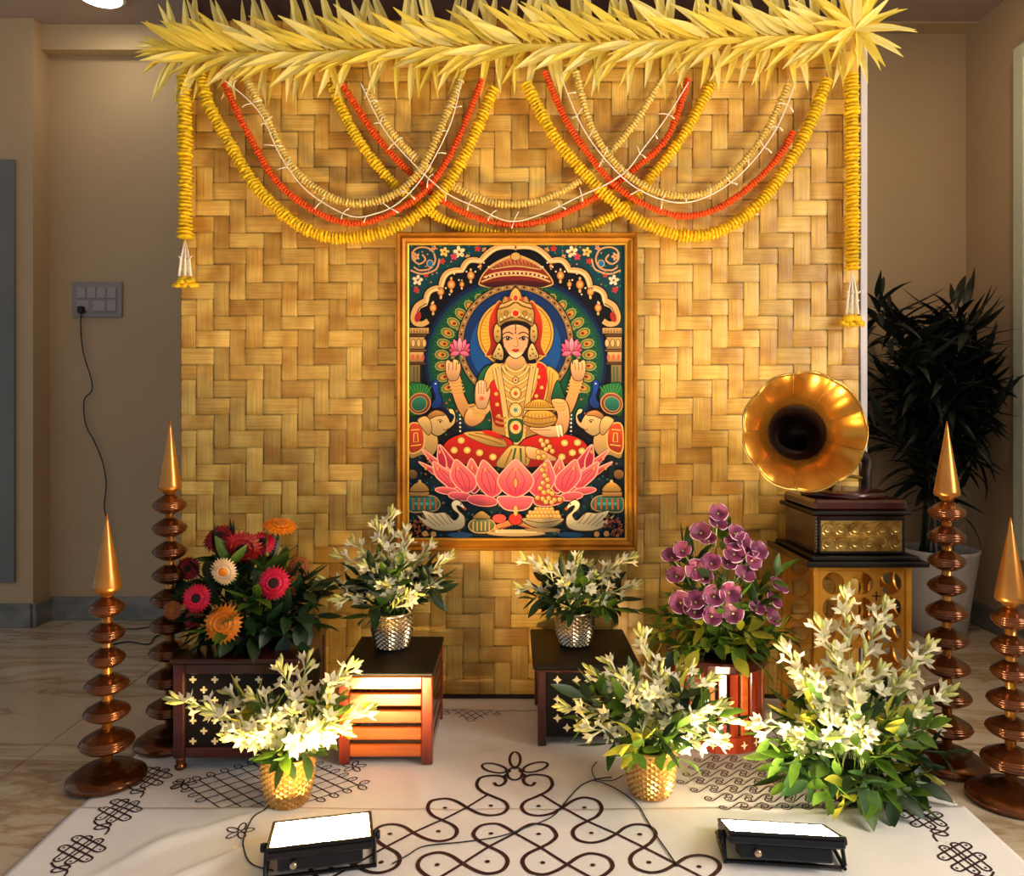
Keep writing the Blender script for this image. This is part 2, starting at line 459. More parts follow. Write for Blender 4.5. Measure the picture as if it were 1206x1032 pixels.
# ------------------------------------------------------------------ floor cloths with the printed kolam
CXL, CXR = -1.11, 1.155
def hback(x, y):
    return .0035 + .0016 * math.sin(5.1 * x + 9 * y) + .0012 * math.sin(13 * x - 6 * y + 1) + .0006 * math.sin(23 * x + 17 * y)
def ridge(x, y, x0, y0, a, wd, ln):
    c, s = math.cos(a), math.sin(a)
    u = (x - x0) * c + (y - y0) * s; v = -(x - x0) * s + (y - y0) * c
    return math.exp(-(v / wd) ** 2 - (u / ln) ** 2)
def hfront(x, y):
    k = max(0, min(1, (abs(x + .02) - .5) / .15)); q = max(0, min(1, (CYM - y) / .2)); k = max(k, q * q * (3 - 2 * q))
    return k * hfront0(x, y) + (1 - k) * (hback(x, y) + .0009 + .008 * ridge(x, y, -.25, 2.05, 1.9, .03, .1))
def hfront0(x, y):
    h = .008 + .0018 * math.sin(4.3 * x + 7 * y + 2) + .0014 * math.sin(11 * x - 9 * y) + .0006 * math.sin(27 * x + 13 * y)
    h += .011 * ridge(x, y, -.66, 1.72, .75, .016, .16) + .009 * ridge(x, y, -.72, 1.86, .6, .02, .13)
    h += .008 * ridge(x, y, -.25, 2.05, 1.9, .03, .1) + .006 * ridge(x, y, .75, 1.9, .1, .02, .2) + .007 * ridge(x, y, -.85, 1.75, 1.0, .02, .15)
    return h
CY0, CYM, CY1 = 1.05, 1.955, 2.70
def HH(x, y):
    return hfront(x, y) if y < CYM else hback(x, y) + .008 * ridge(x, y, -.25, 2.05, 1.9, .03, .1)
def cloth(name, hf, y0, y1, label):
    nx, ny = 190, int((y1 - y0) / .012)
    b = MB(); b.sm = True
    vs = []; fs = []
    for j in range(ny + 1):
        y = y0 + (y1 - y0) * j / ny
        for i in range(nx + 1):
            x = CXL + (CXR - CXL) * i / nx
            yy = y + (.012 * math.sin(3 * x) if j == ny and name == 'kolam_cloth' else 0)
            vs.append((x, y, hf(x, y)))
    for j in range(ny):
        for i in range(nx):
            k = j * (nx + 1) + i
            fs.append((k, k + 1, k + nx + 2, k + nx + 1))
    b.add(vs, fs)
    # hem: a skirt down to the floor all round
    rim = [i for i in range(nx + 1)] + [j * (nx + 1) + nx for j in range(1, ny + 1)] + [ny * (nx + 1) + i for i in range(nx - 1, -1, -1)] + [j * (nx + 1) for j in range(ny - 1, 0, -1)]
    low = [(vs[i][0], vs[i][1], .0004) for i in rim]
    o = len(b.v); b.v += low
    m = len(rim)
    for k in range(m):
        k2 = (k + 1) % m
        b.f.append((rim[k2], rim[k], o + k, o + k2)); b.m.append(0); b.smooth.append(False)
    return tag(b.build(name, M_cloth), label, 'cloth', None)
c_back = cloth('floor_cloth', lambda x, y: HH(x, max(y, CYM)), 1.90, CY1, 'cream floor cloth with fine scrolled kolam, spread up to the woven backdrop')
c_front = cloth('floor_cloth', hfront, CY0, CYM, 'white floor cloth with bold kolam knots, spread under the floodlights')

def stroke(mb, pts, wid, closed=False, step=.008):
    P = [Vector((p[0], p[1], 0)) for p in pts]
    if closed: P.append(P[0].copy())
    Q = resample(P, step)
    if (Q[-1] - P[-1]).length > step * .2: Q.append(P[-1])
    if len(Q) < 2: return
    vs = []; n = len(Q)
    for i in range(n):
        if closed and i in (0, n - 1): t = Q[1] - Q[-2]
        else: t = Q[min(i + 1, n - 1)] - Q[max(i - 1, 0)]
        if t.length < 1e-9: t = Vector((1, 0, 0))
        t.normalize(); nn = Vector((-t.y, t.x, 0)) * wid / 2
        for q in (Q[i] + nn, Q[i] - nn):
            vs.append((q.x, q.y, HH(q.x, q.y) + .0013))
    mb.add(vs, [(2 * i, 2 * i + 1, 2 * i + 3, 2 * i + 2) for i in range(n - 1)])
def ell(cx, cy, rx, ry, a=0.0, n=20):
    c, s = math.cos(a), math.sin(a)
    return [(cx + rx * math.cos(t) * c - ry * math.sin(t) * s, cy + rx * math.cos(t) * s + ry * math.sin(t) * c) for t in [2 * math.pi * k / n for k in range(n)]]
def disc(mb, cx, cy, r):
    p = ell(cx, cy, r, r, n=10)
    mb.add([(x, y, HH(x, y) + .0014) for x, y in p], [tuple(range(10))])
def spl(p, n=6, closed=False):
    return [(q.x, q.y) for q in catmull([(a, b, 0) for a, b in p], n, closed)]

k_front = MB(); k_back = MB(); k_border = MB(); k_loops = MB(); k_rosF = MB(); k_rosB = MB(); chains = []
SC = 400 / 1206.0
def CG(u, v):                           # crop pixel of the centre motif to ground
    g = GP(400 + u * SC, 860 + v * SC, .008); return (g.x, g.y)
AX = CG(622, 300)[0]
def both(fn, *a):
    fn(lambda x, y: (x, y), *a); fn(lambda x, y: (2 * AX - x, y), *a)
YB = CG(622, 536)[1]                     # the kolam repeats beyond this line
def motif(T, up):
    G2 = lambda u, v: T(*CG(u, v))
    outer = [(548, 182), (560, 194), (582, 188), (590, 172), (575, 160), (540, 157), (500, 165), (487, 190), (505, 213), (545, 232), (585, 250), (597, 272), (578, 293), (535, 300),
             (490, 290), (452, 268), (410, 243), (370, 235), (326, 248), (313, 275), (330, 300), (364, 317), (405, 340), (417, 365), (400, 390), (355, 400), (308, 390),
             (262, 365), (230, 342), (190, 332), (145, 340), (122, 365), (135, 395), (165, 418), (203, 440), (214, 465), (198, 492), (150, 510), (100, 505), (52, 480), (10, 455), (-40, 448), (-85, 460), (-104, 485), (-90, 510), (-55, 536)]
    stroke(k_front, [G2(*p) for p in spl(outer, 6)], .0098)
    stroke(k_front, [G2(*p) for p in [(528, 224), (452, 268), (364, 317), (262, 365), (165, 418), (52, 480), (-55, 536)]], .0075)
    inner = [(622, 368), (585, 342), (552, 331), (500, 340), (475, 374), (495, 400), (531, 420), (580, 444), (597, 472), (575, 504), (525, 515), (480, 503), (438, 480), (395, 452), (350, 440), (295, 455), (277, 487), (300, 515), (340, 536)]
    stroke(k_front, [G2(*p) for p in spl(inner, 6)], .0098)
    stroke(k_front, [G2(*p) for p in [(622, 368), (531, 420), (438, 480), (340, 536)]], .0075)
    for (u, v) in ((374, 269), (537, 264), (351, 362), (179, 369), (538, 370), (525, 473), (347, 483), (148, 473), (-30, 490)):
        disc(k_front, *G2(u, v), .0058)
both(motif, 0)
both(lambda T, _: motif(lambda x, y: T(x, 2 * YB - y), 1), 0)
stroke(k_front, [CG(*p) for p in ell(622, 152, 27, 22)], .008, True)
stroke(k_front, [CG(*p) for p in ell(623, 103, 19, 27)], .008, True)
stroke(k_front, [CG(*p) for p in ell(549, 131, 45, 15, .22)], .008, True)
stroke(k_front, [CG(*p) for p in ell(695, 131, 45, 15, -.22)], .008, True)
for p in ((599, 143), (645, 143), (592, 158), (652, 158), (622, 131)): disc(k_front, *CG(*p), .0085)

# knotted chains down the two sides
def pill(x, y, dx, dy, L, r, mb):
    d = Vector((dx, dy, 0)).normalized(); n = Vector((-d.y, d.x, 0))
    pts = []
    for k in range(9):
        a = -math.pi / 2 + math.pi * k / 8
        p = Vector((x, y, 0)) + d * (L / 2 + r * math.cos(a)) + n * (r * math.sin(a)); pts.append((p.x, p.y))
    for k in range(9):
        a = math.pi / 2 + math.pi * k / 8
        p = Vector((x, y, 0)) + d * (-L / 2 + r * math.cos(a)) + n * (r * math.sin(a)); pts.append((p.x, p.y))
    stroke(mb, pts, .0048, True, .005)
    for s in (-1, 1):
        q = Vector((x, y, 0)) + d * (L / 2 * s); disc(mb, q.x, q.y, .003)
for sx, X0, y1 in ((-1, -1.005, 2.14), (1, 1.03, 1.93)):
    y = y1
    mb = MB(); chains.append(mb)
    while y > 1.2:
        f = -sx
        pill(X0 - .012 * f, y - .02, -.2 * f, -1, .085, .011, mb)
        pill(X0 + .02 * f, y - .03, -.2 * f, -1, .085, .011, mb)
        pill(X0 + .012 * f, y + .0, .8 * f, -.45, .09, .011, mb)
        pill(X0 + .004 * f, y - .04, .8 * f, -.45, .09, .011, mb)
        stroke(mb, ell(X0 + .006 * f, y - .1, .018, .011, .6 * f), .0048, True, .005); disc(mb, X0 + .006 * f, y - .1, .003)
        stroke(mb, spl([(X0 - .03 * f, y - .075), (X0 - .012 * f, y - .092), (X0 + .024 * f, y - .106), (X0 + .03 * f, y - .135)]), .0048)
        y -= .174
# fine scrolled lattice on the right, looped lattice on the left
def curl(mb, a, b, r, wid):
    a = Vector((*a, 0)); b = Vector((*b, 0)); d = (b - a).normalized(); n = Vector((-d.y, d.x, 0))
    def spiral(c, sgn, dd):
        out = []
        cc = c + n * r * sgn
        for k in range(15):
            th = k / 14 * 2 * math.pi * 1.4
            rr = r * (1 - .8 * k / 14)
            out.append(cc - n * sgn * rr * math.cos(th) + dd * rr * math.sin(th))
        return out
    pts = spiral(a, 1, -d)[::-1] + spiral(b, -1, d)
    stroke(mb, [(p.x, p.y) for p in pts], wid, step=.004)
s = .050
for j in range(-4, 5):
    for i in range(-6, 7):
        x = .70 + (i + .5 * (j % 2)) * s * 1.05; y = 2.095 + j * s * .9
        if abs(x - .70) / .26 + abs(y - 2.095) / .20 > 1.18: continue
        if abs(x - .7) > .235 or abs(y - 2.095) > .165: continue
        curl(k_back, (x - s * .36, y - s * .36), (x + s * .36, y + s * .36), .0142, .0036)
for q in range(-7, 8):
    for sg in (-1, 1):
        pts = []
        for k in range(-30, 31):
            u = k * .009; v = q * .034
            x = -.655 + (u + v) * .72 * 1.2; y = 2.075 + (u - v) * .72 * sg
            if abs(x + .655) / .25 + abs(y - 2.075) / .19 <= 1.0 and y > CYM + .002: pts.append((x, y))
        if len(pts) > 2:
            stroke(k_loops, pts, .0034)
            for e, e2 in ((pts[0], pts[1]), (pts[-1], pts[-2])):
                d = Vector((e[0] - e2[0], e[1] - e2[1], 0)).normalized()
                if e[1] + d.y * .03 > CYM + .004:
                    stroke(k_loops, ell(e[0] + d.x * .013, e[1] + d.y * .013, .014, .009, math.atan2(d.y, d.x)), .0034, True, .004)
                    disc(k_loops, e[0] + d.x * .014, e[1] + d.y * .014, .002)
def rosette(mb, cx, cy, r):
    for k in range(5):
        a = 2 * math.pi * k / 5 + .3
        stroke(mb, ell(cx + r * math.cos(a), cy + r * math.sin(a), r * .8, r * .42, a), .0034, True, .004)
for (px, py) in ((216, 927), (417, 905), (282, 984), (326, 882)):
    g = GP(px, py); rosette(k_rosF if g.y < CYM else k_rosB, g.x, g.y, .019)
# small lattice and border line near the backdrop
yb = GP(560, 838).y
for x0, x1 in ((CXL + .05, CXR - .05),):
    n = 90
    stroke(k_border, [(x0 + (x1 - x0) * k / n, yb + .004 * math.sin(k * 1.9)) for k in range(n + 1)], .0028)
for xc in (-.78, -.135, .5, .98):
    for a in range(-3, 4):
        for sg in (-1, 1):
            p = [(xc + a * .03 + sg * t * .05, yb - .004 - t * .075) for t in [k / 6 for k in range(7)] if abs(a * .03 + sg * t * .05) < .095 - t * .06]
            if len(p) > 1: stroke(k_border, p, .003)
    stroke(k_border, ell(xc, yb - .085, .014, .011), .003, True); stroke(k_border, ell(xc - .085, yb - .03, .012, .01), .003, True); stroke(k_border, ell(xc + .085, yb - .03, .012, .01), .003, True)
k_front.build('kolam_knot', M_ink, c_front); k_back.build('kolam_scrolls', M_ink, c_back); k_loops.build('kolam_lattice', M_ink, c_back)
k_border.build('kolam_border', M_ink, c_back); k_rosF.build('kolam_rosette', M_ink, c_front); k_rosB.build('kolam_rosette', M_ink, c_back)
for mb in chains: mb.build('kolam_chain', M_ink, c_front)

# ------------------------------------------------------------------ woven bamboo backdrop
PYF = 2.70
bx0, bx1, bz1 = PX(211, 0, PYF).x, PX(1014, 0, PYF).x, 2.40
bd = thing('woven_backdrop', 'tall backdrop panel of woven golden bamboo strips standing on the cloth', 'backdrop', ((bx0 + bx1) / 2, PYF + .02, 0))
W = bx1 - bx0; cell = W / 41; rows = int(round(bz1 / cell)); Hh = rows * cell
z_off = .008
MB().box((0, .012, Hh / 2 + z_off), (W + .006, .02, Hh + .006)).build('backing_board', M_dark, bd)
MB().box((-.02, -.005, Hh + .075), (W - .06, .02, .16)).build('top_strip', M_maroon, bd)  # maroon strip along the panel top, behind the leaves
MB().box((0, -.012, .006), (W, .02, .012)).build('bottom_batten', M_dark, bd)
rj = random.Random(4)
def bounds(n, c):
    o = [k * c + rj.uniform(-.09, .09) * c for k in range(n + 1)]; o[0] = 0; o[-1] = n * c
    return o
BXS, BZS = bounds(41, cell), bounds(rows, cell)
def over_h(i, j):                        # the horizontal strip is on top here
    return (i - j) % 4 < 2
def strip(cells, wid, al, bnd):
    prof = [(-.5, .0008), (-.42, 0), (0, -.0006), (.42, 0), (.5, .0008)]
    vs = []; fs = []; n = len(cells); ts = []
    for k in range(n):
        for q in (.04, .2, .5, .8, .96): ts.append((k + q, k, q))
    for (t, k, q) in ts:
        t = (bnd[k] + (bnd[k + 1] - bnd[k]) * q) / cell
        s0 = cells[k]
        nb = cells[min(k + 1, n - 1)] if q > .5 else cells[max(k - 1, 0)]
        e = abs(q - .5)
        blend = 0 if e < .35 else .5 * ((e - .35) / .15)
        h = -(s0 * (1 - blend) + nb * blend) * .0030
        for (pw, ph) in prof:
            if al == 'x': vs.append((t * cell, h + ph, pw * wid))
            else: vs.append((pw * wid, h + ph, t * cell))
    m = len(prof)
    for a in range(len(ts) - 1):
        for c in range(m - 1):
            f = (a * m + c, a * m + c + 1, (a + 1) * m + c + 1, (a + 1) * m + c)
            fs.append(f[::-1] if al == 'x' else f)
    return vs, fs
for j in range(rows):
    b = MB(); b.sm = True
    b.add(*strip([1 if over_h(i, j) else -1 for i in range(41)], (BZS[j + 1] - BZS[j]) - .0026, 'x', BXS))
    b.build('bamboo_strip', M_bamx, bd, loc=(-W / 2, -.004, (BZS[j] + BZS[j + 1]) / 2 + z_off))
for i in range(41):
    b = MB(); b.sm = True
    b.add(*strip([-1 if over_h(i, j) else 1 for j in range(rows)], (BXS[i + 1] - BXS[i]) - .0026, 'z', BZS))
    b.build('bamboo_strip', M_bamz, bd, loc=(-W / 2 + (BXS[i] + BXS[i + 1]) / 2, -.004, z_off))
pt = thing('support_post', 'slim white upright post at the edge of the woven backdrop', 'post', (bx1 + .016, PYF + .025, 0))
MB().box((0, 0, 1.2), (.024, .03, 2.4), bev=.002).build('pole', M_post, pt)
MB().box((0, 0, .004), (.05, .08, .008)).build('foot', M_post, pt)

# ------------------------------------------------------------------ palm leaf garland
GY = 2.655
def leaf_mesh(name, L, Wd, mats, fold=.35, bend=.1, n=6, peak=.35, tipw=0.0, smooth=True):
    b = MB(); vs = []; fs = []
    for k in range(n + 1):
        t = k / n
        wv = Wd / 2 * (math.sin(math.pi * min(1, t / (2 * peak))) if t < peak else math.cos((t - peak) / (1 - peak) * math.pi / 2) ** .85)
        wv = max(wv, tipw if 0 < k < n else Wd * .03)
        x = t * L; z = bend * L * (t - t * t * 1.6)
        vs += [(x, -wv, z + fold * wv), (x, 0, z), (x, wv, z + fold * wv)]
    for k in range(n):
        a = 3 * k
        fs += [(a, a + 3, a + 4, a + 1), (a + 1, a + 4, a + 5, a + 2)]
    b.add(vs, fs)
    return b.mesh(name, mats, smooth)
palmA = [leaf_mesh('palm_leaf', .215, wd_, m, .5, bn, 7, .3, smooth=False) for wd_, m, bn in ((.031, M_palm, .12), (.034, M_palm2, .06), (.028, M_palm, .18))]
org = PX(603, 52, GY)
pg = thing('palm_leaf_garland', 'thick braided garland of pale yellow palm leaves along the backdrop top', 'garland', org)
MB().tube([PX(x, y, GY + .025) - org for x, y in ((178, 62), (300, 64), (420, 62), (600, 56), (800, 48), (1000, 42))], .014, 8).build('core_rope', M_palm, pg)
def axis_y(x): return 64 - max(0, x - 300) / 700 * 22
def palm(px, py, ang, L=1.0, out=.2, dy=0.0, roll=0.0, wd_=1.0, mi=None):
    d = Vector((math.cos(ang), -out, math.sin(ang)))
    me = palmA[R.randrange(3) if mi is None else mi]
    o = link('leaf', me, pg, M=basis(d, (0, -1, 0), (L, L * wd_, L), PX(px, py, GY) - org + Vector((0, dy, 0)), roll))
    return o
deg = math.radians
x = 212.0
while x < 1030:                                # upright leaves behind the braid
    palm(x + R.uniform(-5, 5), axis_y(x) - 4 + R.uniform(-4, 4), deg(R.uniform(78, 118)), R.uniform(.85, 1.1), .05, .012, R.uniform(-.5, .5), mi=1)
    x += 13.4
x = 200.0
while x < 1000:                                # hanging leaves
    palm(x + R.uniform(-4, 4), axis_y(x) + R.uniform(-2, 6), deg(R.uniform(236, 284)), R.uniform(.72, .9), .08, .006, R.uniform(-.5, .5))
    x += 12.4
x = 232.0
while x < 1004:                                # the two rows of the herringbone
    palm(x, axis_y(x) - 2, deg(R.uniform(142, 166)), R.uniform(.82, 1.02), R.uniform(.22, .32), -.004, R.uniform(-.4, .2), 1.1)
    palm(x + 5, axis_y(x) + 3, deg(R.uniform(192, 222)), R.uniform(.82, 1.0), R.uniform(.22, .32), -.006, R.uniform(-.2, .4), 1.1)
    x += 11.6
for k, (a, L) in enumerate(((176, .62), (184, .7), (170, .75), (192, .62), (160, .62), (207, .66), (220, .68), (138, .7), (118, .8))):
    palm(205 + (k % 3) * 6, 60, deg(a), L * 1.0, .15, -.002)
for k in range(26):                            # rosette at the end
    palm(1000 + R.uniform(-3, 3), 42 + R.uniform(-3, 3), deg(k * 360 / 26 + R.uniform(-6, 6)), R.uniform(.68, .98), .22 + .22 * (k % 2), -.03 - .012 * (k % 2), R.uniform(-.5, .5), 1.1)

# ------------------------------------------------------------------ marigold garlands
def marigold_mesh(name, m, n=9):
    b = MB(); b.sm = True; vs = [(-.32, 0, 0)]; 
    for ring, (r, x) in enumerate(((.62, -.34), (1.0, -.05), (.66, .32))):
        for k in range(n):
            a = 2 * math.pi * k / n
            q = 1 + (.09 if k % 2 else -.05) * (1 if ring == 1 else .5) + R.uniform(-.05, .05)
            vs.append((x + (.12 if (k + ring) % 2 else -.1), r * q * math.cos(a), r * q * math.sin(a)))
    vs.append((.34, 0, 0))
    fs = [(0, 1 + (k + 1) % n, 1 + k) for k in range(n)]
    for rg in range(2):
        for k in range(n):
            k2 = (k + 1) % n
            fs.append((1 + rg * n + k, 1 + rg * n + k2, 1 + (rg + 1) * n + k2, 1 + (rg + 1) * n + k))
    e = 1 + 3 * n
    fs += [(e, 1 + 2 * n + k, 1 + 2 * n + (k + 1) % n) for k in range(n)]
    b.add(vs, fs)
    return b.mesh(name, m, True)
me_mY = [marigold_mesh('marigold', M_mari) for _ in range(3)]
me_mO = [marigold_mesh('marigold', M_mariO) for _ in range(3)]
me_mP = [marigold_mesh('marigold', M_mariP) for _ in range(3)]
def flower_chain(label, group, pts, meshes, r, step, Y, thread=True, thin=.45, name='marigold_garland', tail=None):
    P3 = [PX(x, y, Y) for x, y in pts]
    cv = resample(catmull(P3, 14), step)
    o0 = P3[0].copy()
    t = thing(name, label, 'garland', o0, group=group)
    for k, p in enumerate(cv):
        d = cv[min(k + 1, len(cv) - 1)] - cv[max(k - 1, 0)]
        d = d + Vector((R.uniform(-.1, .1), R.uniform(-.1, .1), R.uniform(-.1, .1))) * d.length
        s_ = r * R.uniform(.88, 1.1)
        link('flower', meshes[k % 3], t, M=basis(d, (0, -1, 0), (step * 1.15, s_, s_), p - o0, R.uniform(0, 6)))
    if thread:
        MB().tube([p - o0 for p in cv], .0012, 4).build('thread', M_string, t)
    return t, o0
kA = lambda L: [(140 + x * .398, y * .398) for x, y in L]
kB = lambda L: [(600 + x * .398, y * .398) for x, y in L]
YM = 2.668
swag = 'marigold swags across the woven backdrop'
y1 = kA([(245, 215), (262, 300), (300, 375), (400, 545), (500, 645), (580, 690), (660, 705), (800, 680), (930, 597), (1020, 465), (1110, 260)])
y2 = kA([(622, 235), (700, 400), (800, 530), (900, 610), (980, 660), (1090, 690)]) + kB([(80, 700), (190, 690), (270, 655), (350, 605), (430, 510), (520, 390), (600, 240)])
y3 = kB([(50, 250), (130, 400), (220, 510), (300, 590), (380, 650), (500, 695), (620, 685), (740, 600), (840, 460), (900, 340), (940, 235)])
flower_chain('thick yellow marigold swag, the one hanging beside the wall with the switch plate', swag, y1, me_mY, .0225, .0125, YM - .012)
flower_chain('thick yellow marigold swag dipping behind the picture frame top', swag, y2, me_mY, .020, .0125, YM + .012)
flower_chain('thick yellow marigold swag, the one hanging beside the rosette of palm leaves', swag, y3, me_mY, .0225, .0125, YM - .010)
o1 = kA([(300, 215), (340, 310), (385, 400), (470, 540), (600, 635), (720, 660), (850, 607), (930, 537), (1000, 420), (1075, 235)])
o2 = kA([(645, 225), (760, 400), (850, 500), (930, 575), (1040, 637), (1156, 665)]) + kB([(120, 648), (260, 580), (370, 500), (470, 400), (530, 230)])
o3 = kB([(105, 215), (170, 360), (260, 490), (330, 562), (420, 615), (520, 640), (620, 615), (720, 545), (800, 460), (842, 385)])
flower_chain('thin orange flower swag lying inside the yellow swag nearest the switch plate wall', swag, o1, me_mO, .0130, .0105, YM - .016)
flower_chain('thin orange flower swag passing right above the picture frame', swag, o2, me_mO, .0130, .0105, YM + .004)
flower_chain('thin orange flower swag ending part way up towards the palm rosette', swag, o3, me_mO, .0130, .0105, YM - .016)
p1 = kA([(378, 235), (440, 360), (510, 490), (600, 570), (700, 603), (820, 573), (900, 490), (960, 360), (1012, 235)])
p2 = kA([(735, 265), (800, 380), (870, 460), (980, 545), (1080, 593), (1156, 605)]) + kB([(100, 590), (220, 528), (300, 450), (380, 350), (450, 235)])
p3 = kB([(198, 215), (240, 370), (310, 480), (400, 550), (500, 580), (600, 560), (700, 470), (770, 370), (825, 250)])
flower_chain('pale yellow flower swag, innermost beside the switch plate wall', swag, p1, me_mP, .0150, .0115, YM - .018)
flower_chain('pale yellow flower swag, innermost above the picture frame', swag, p2, me_mP, .0140, .0115, YM + .002)
flower_chain('pale yellow flower swag, innermost beside the palm rosette', swag, p3, me_mP, .0130, .0115, YM - .018)
# white jasmine threads with short sprigs
def thread_swag(label, pts, Y, first):
    cv = resample(catmull([PX(x, y, Y) for x, y in pts], 12), .012)
    o0 = cv[0].copy(); t = thing('thread_swag', label, 'garland', o0, group='white thread swags')
    MB().tube([p - o0 for p in cv], .0022, 5).build('thread', M_string, t, True)
    b = MB()
    for k in range(6, len(cv) - 6, 7):
        d = (cv[k + 1] - cv[k]).normalized(); n = Vector((-d.z, 0, d.x))
        for sg in (-1, 1):
            if R.random() < .25: continue
            e = cv[k] + n * sg * R.uniform(.018, .034) + d * R.uniform(-.02, .02)
            b.tube([cv[k] - o0, (cv[k] + e) / 2 - o0 + Vector((0, -.006, 0)), e - o0], [.0016, .0018, .003], 4)
    b.build('jasmine_sprigs', M_string, t, True)['kind'] = 'stuff'
thread_swag('white threads with jasmine sprigs in the swag beside the switch plate wall', kA([(290, 220), (410, 325), (480, 465), (560, 568), (680, 638), (760, 632), (830, 598), (905, 515), (980, 370), (1015, 235)]), YM - .045, 1)
thread_swag('white threads with jasmine sprigs above the picture frame', kA([(715, 245), (780, 375), (850, 462), (960, 565), (1050, 610), (1156, 655)]) + kB([(100, 632), (200, 585), (330, 520), (400, 435), (470, 340), (535, 235)]), YM - .030, 2)
thread_swag('white threads with jasmine sprigs in the swag beside the palm rosette', kB([(150, 220), (215, 375), (300, 490), (390, 565), (500, 600), (600, 575), (700, 500), (790, 380), (850, 235)]), YM - .045, 3)
# the two straight garlands with tassels
for (px, y0, y1_, yt, lab) in ((217, 92, 281, 333, 'straight hanging marigold garland with tassel on the dim wall side'), (1003, 88, 318, 378, 'straight hanging marigold garland with tassel beside the white post')):
    t, o0 = flower_chain(lab, 'straight hanging garlands', [(px, y0), (px + 1, (y0 + y1_) / 2), (px + 1, y1_)], me_mY, .0265, .0135, YM - .004)
    b = MB()
    top = PX(px + 1, y1_ + 2, YM) - o0
    for k in range(7):
        a = (k - 3) / 3
        e = PX(px + 1 + a * 7, yt - 8, YM - .012 * math.cos(k * 2.1)) - o0
        b.tube([top, top.lerp(e, .5) + Vector((a * .004, 0, 0)), e], [.002, .0035, .0042], 5)
        m_ = top.lerp(e, .55 + .1 * (k % 3)); b.tube([m_, m_ + Vector((a * .012 + .003, -.006, .012))], .0025, 4)
    b.build('tassel', M_string, t, True)
    for k in range(5):
        link('flower', me_mY[k % 3], t, M=basis((R.uniform(-.4, .4), -.5, R.uniform(.3, 1)), (0, -1, 0), (.02, .02, .02), PX(px + 1 + (k - 2) * 4.5, yt + 2 - (k % 2) * 5, YM - .008 * (k % 2)) - o0))
# ================================================================== framed devotional print
PIY = 2.672
USC = 300 / 1206.0
def UV(u, v, dy=0.0):
    p = PX(460 + u * USC, 265 + v * USC, PIY); p.y -= dy; return p
fo = UV(592, 1500)
pic = thing('framed_picture', 'gilt framed colourful print of a crowned seated figure on a pink lotus', 'picture', (fo.x, PYF - .012, fo.z))
class Ink:
    def __init__(s): s.v = []; s.f = []; s.c = []; s.L = 0
    def poly(s, pts, c, grad=None):
        z = s.L * .000014; s.L += 1
        o = len(s.v); P = [Vector((p[0], p[1], 0)) for p in pts]
        s.v += [(p.x, p.y, z) for p in P]
        for t in tessellate_polygon([P]):
            s.f.append(tuple(i + o for i in t))
            s.c.append([grad(P[i].x, P[i].y) if grad else c for i in t])
    def line(s, pts, wd, c, closed=False, same=False):
        if same: s.L -= 1
        z = s.L * .000014; s.L += 1
        P = [Vector((p[0], p[1], 0)) for p in pts]
        n = len(P); o = len(s.v)
        for i in range(n):
            t = (P[(i + 1) % n] - P[i - 1]) if closed else (P[min(i + 1, n - 1)] - P[max(i - 1, 0)])
            if t.length < 1e-6: t = Vector((1, 0, 0))
            t.normalize(); q = Vector((-t.y, t.x, 0)) * (wd / 2)
            s.v += [tuple((P[i] + q)[:2]) + (z,), tuple((P[i] - q)[:2]) + (z,)]
        for i in range(n if closed else n - 1):
            a = o + 2 * i; b = o + 2 * ((i + 1) % n)
            s.f.append((a, a + 1, b + 1, b)); s.c.append([c] * 4)
ink = Ink()
DK = (16, 10, 8); GOLD = (206, 160, 72); TAN = (190, 148, 88); CREAM = (226, 200, 146); SKIN = (232, 176, 120); RED = (184, 28, 22); GREEN = (24, 88, 52); NAVY = (12, 30, 62); PINK = (226, 96, 104)
def S2(p, n=5): return spl(p, n, True)
def shp(p, c, ol=DK, wd=5, n=5, grad=None, sm=True):
    q = S2(p, n) if sm else p
    if grad is None:
        ya = min(y for _, y in q); yb = max(y for _, y in q)
        grad = lambda x, y: tuple(min(255, ch * (1.14 - .42 * (y - ya) / (yb - ya + 1e-6))) for ch in c)
    ink.poly(q, c, grad)
    if ol: ink.line(q, wd, ol, True)
def mir(p): return [(1184 - x, y) for x, y in p]
def bshp(p, c, **k):
    shp(p, c, **k); shp(mir(p), c, **k)
def E(cx, cy, rx, ry, c, ol=None, wd=4, a=0.0, n=18):
    q = ell(cx, cy, rx, ry, a, n); ink.poly(q, c)
    if ol: ink.line(q, wd, ol, True)
def bE(cx, cy, rx, ry, c, ol=None, wd=4, a=0.0, n=14):
    E(cx, cy, rx, ry, c, ol, wd, a, n); E(1184 - cx, cy, rx, ry, c, ol, wd, -a, n)
def dots(lst, r, c):                       # many small dots on one layer
    z0 = ink.L
    for (x, y) in lst:
        ink.L = z0; ink.poly(ell(x, y, r, r, 0, 8), c)
    ink.L = z0 + 1
def blines(paths, wd, c):
    z0 = ink.L
    for p in paths:
        for q in (p, mir(p)):
            ink.L = z0; ink.line(q, wd, c)
    ink.L = z0 + 1
def lines(paths, wd, c):
    z0 = ink.L
    for q in paths:
        ink.L = z0; ink.line(q, wd, c)
    ink.L = z0 + 1
u0, u1, v0, v1 = 86, 1108, 90, 1484
ink.poly([(u0, v0), (u1, v0), (u1, v1), (u0, v1)], (12, 34, 46))
ink.poly([(u0, v0), (u1, v0), (u1, 520), (u0, 520)], (16, 58, 66))
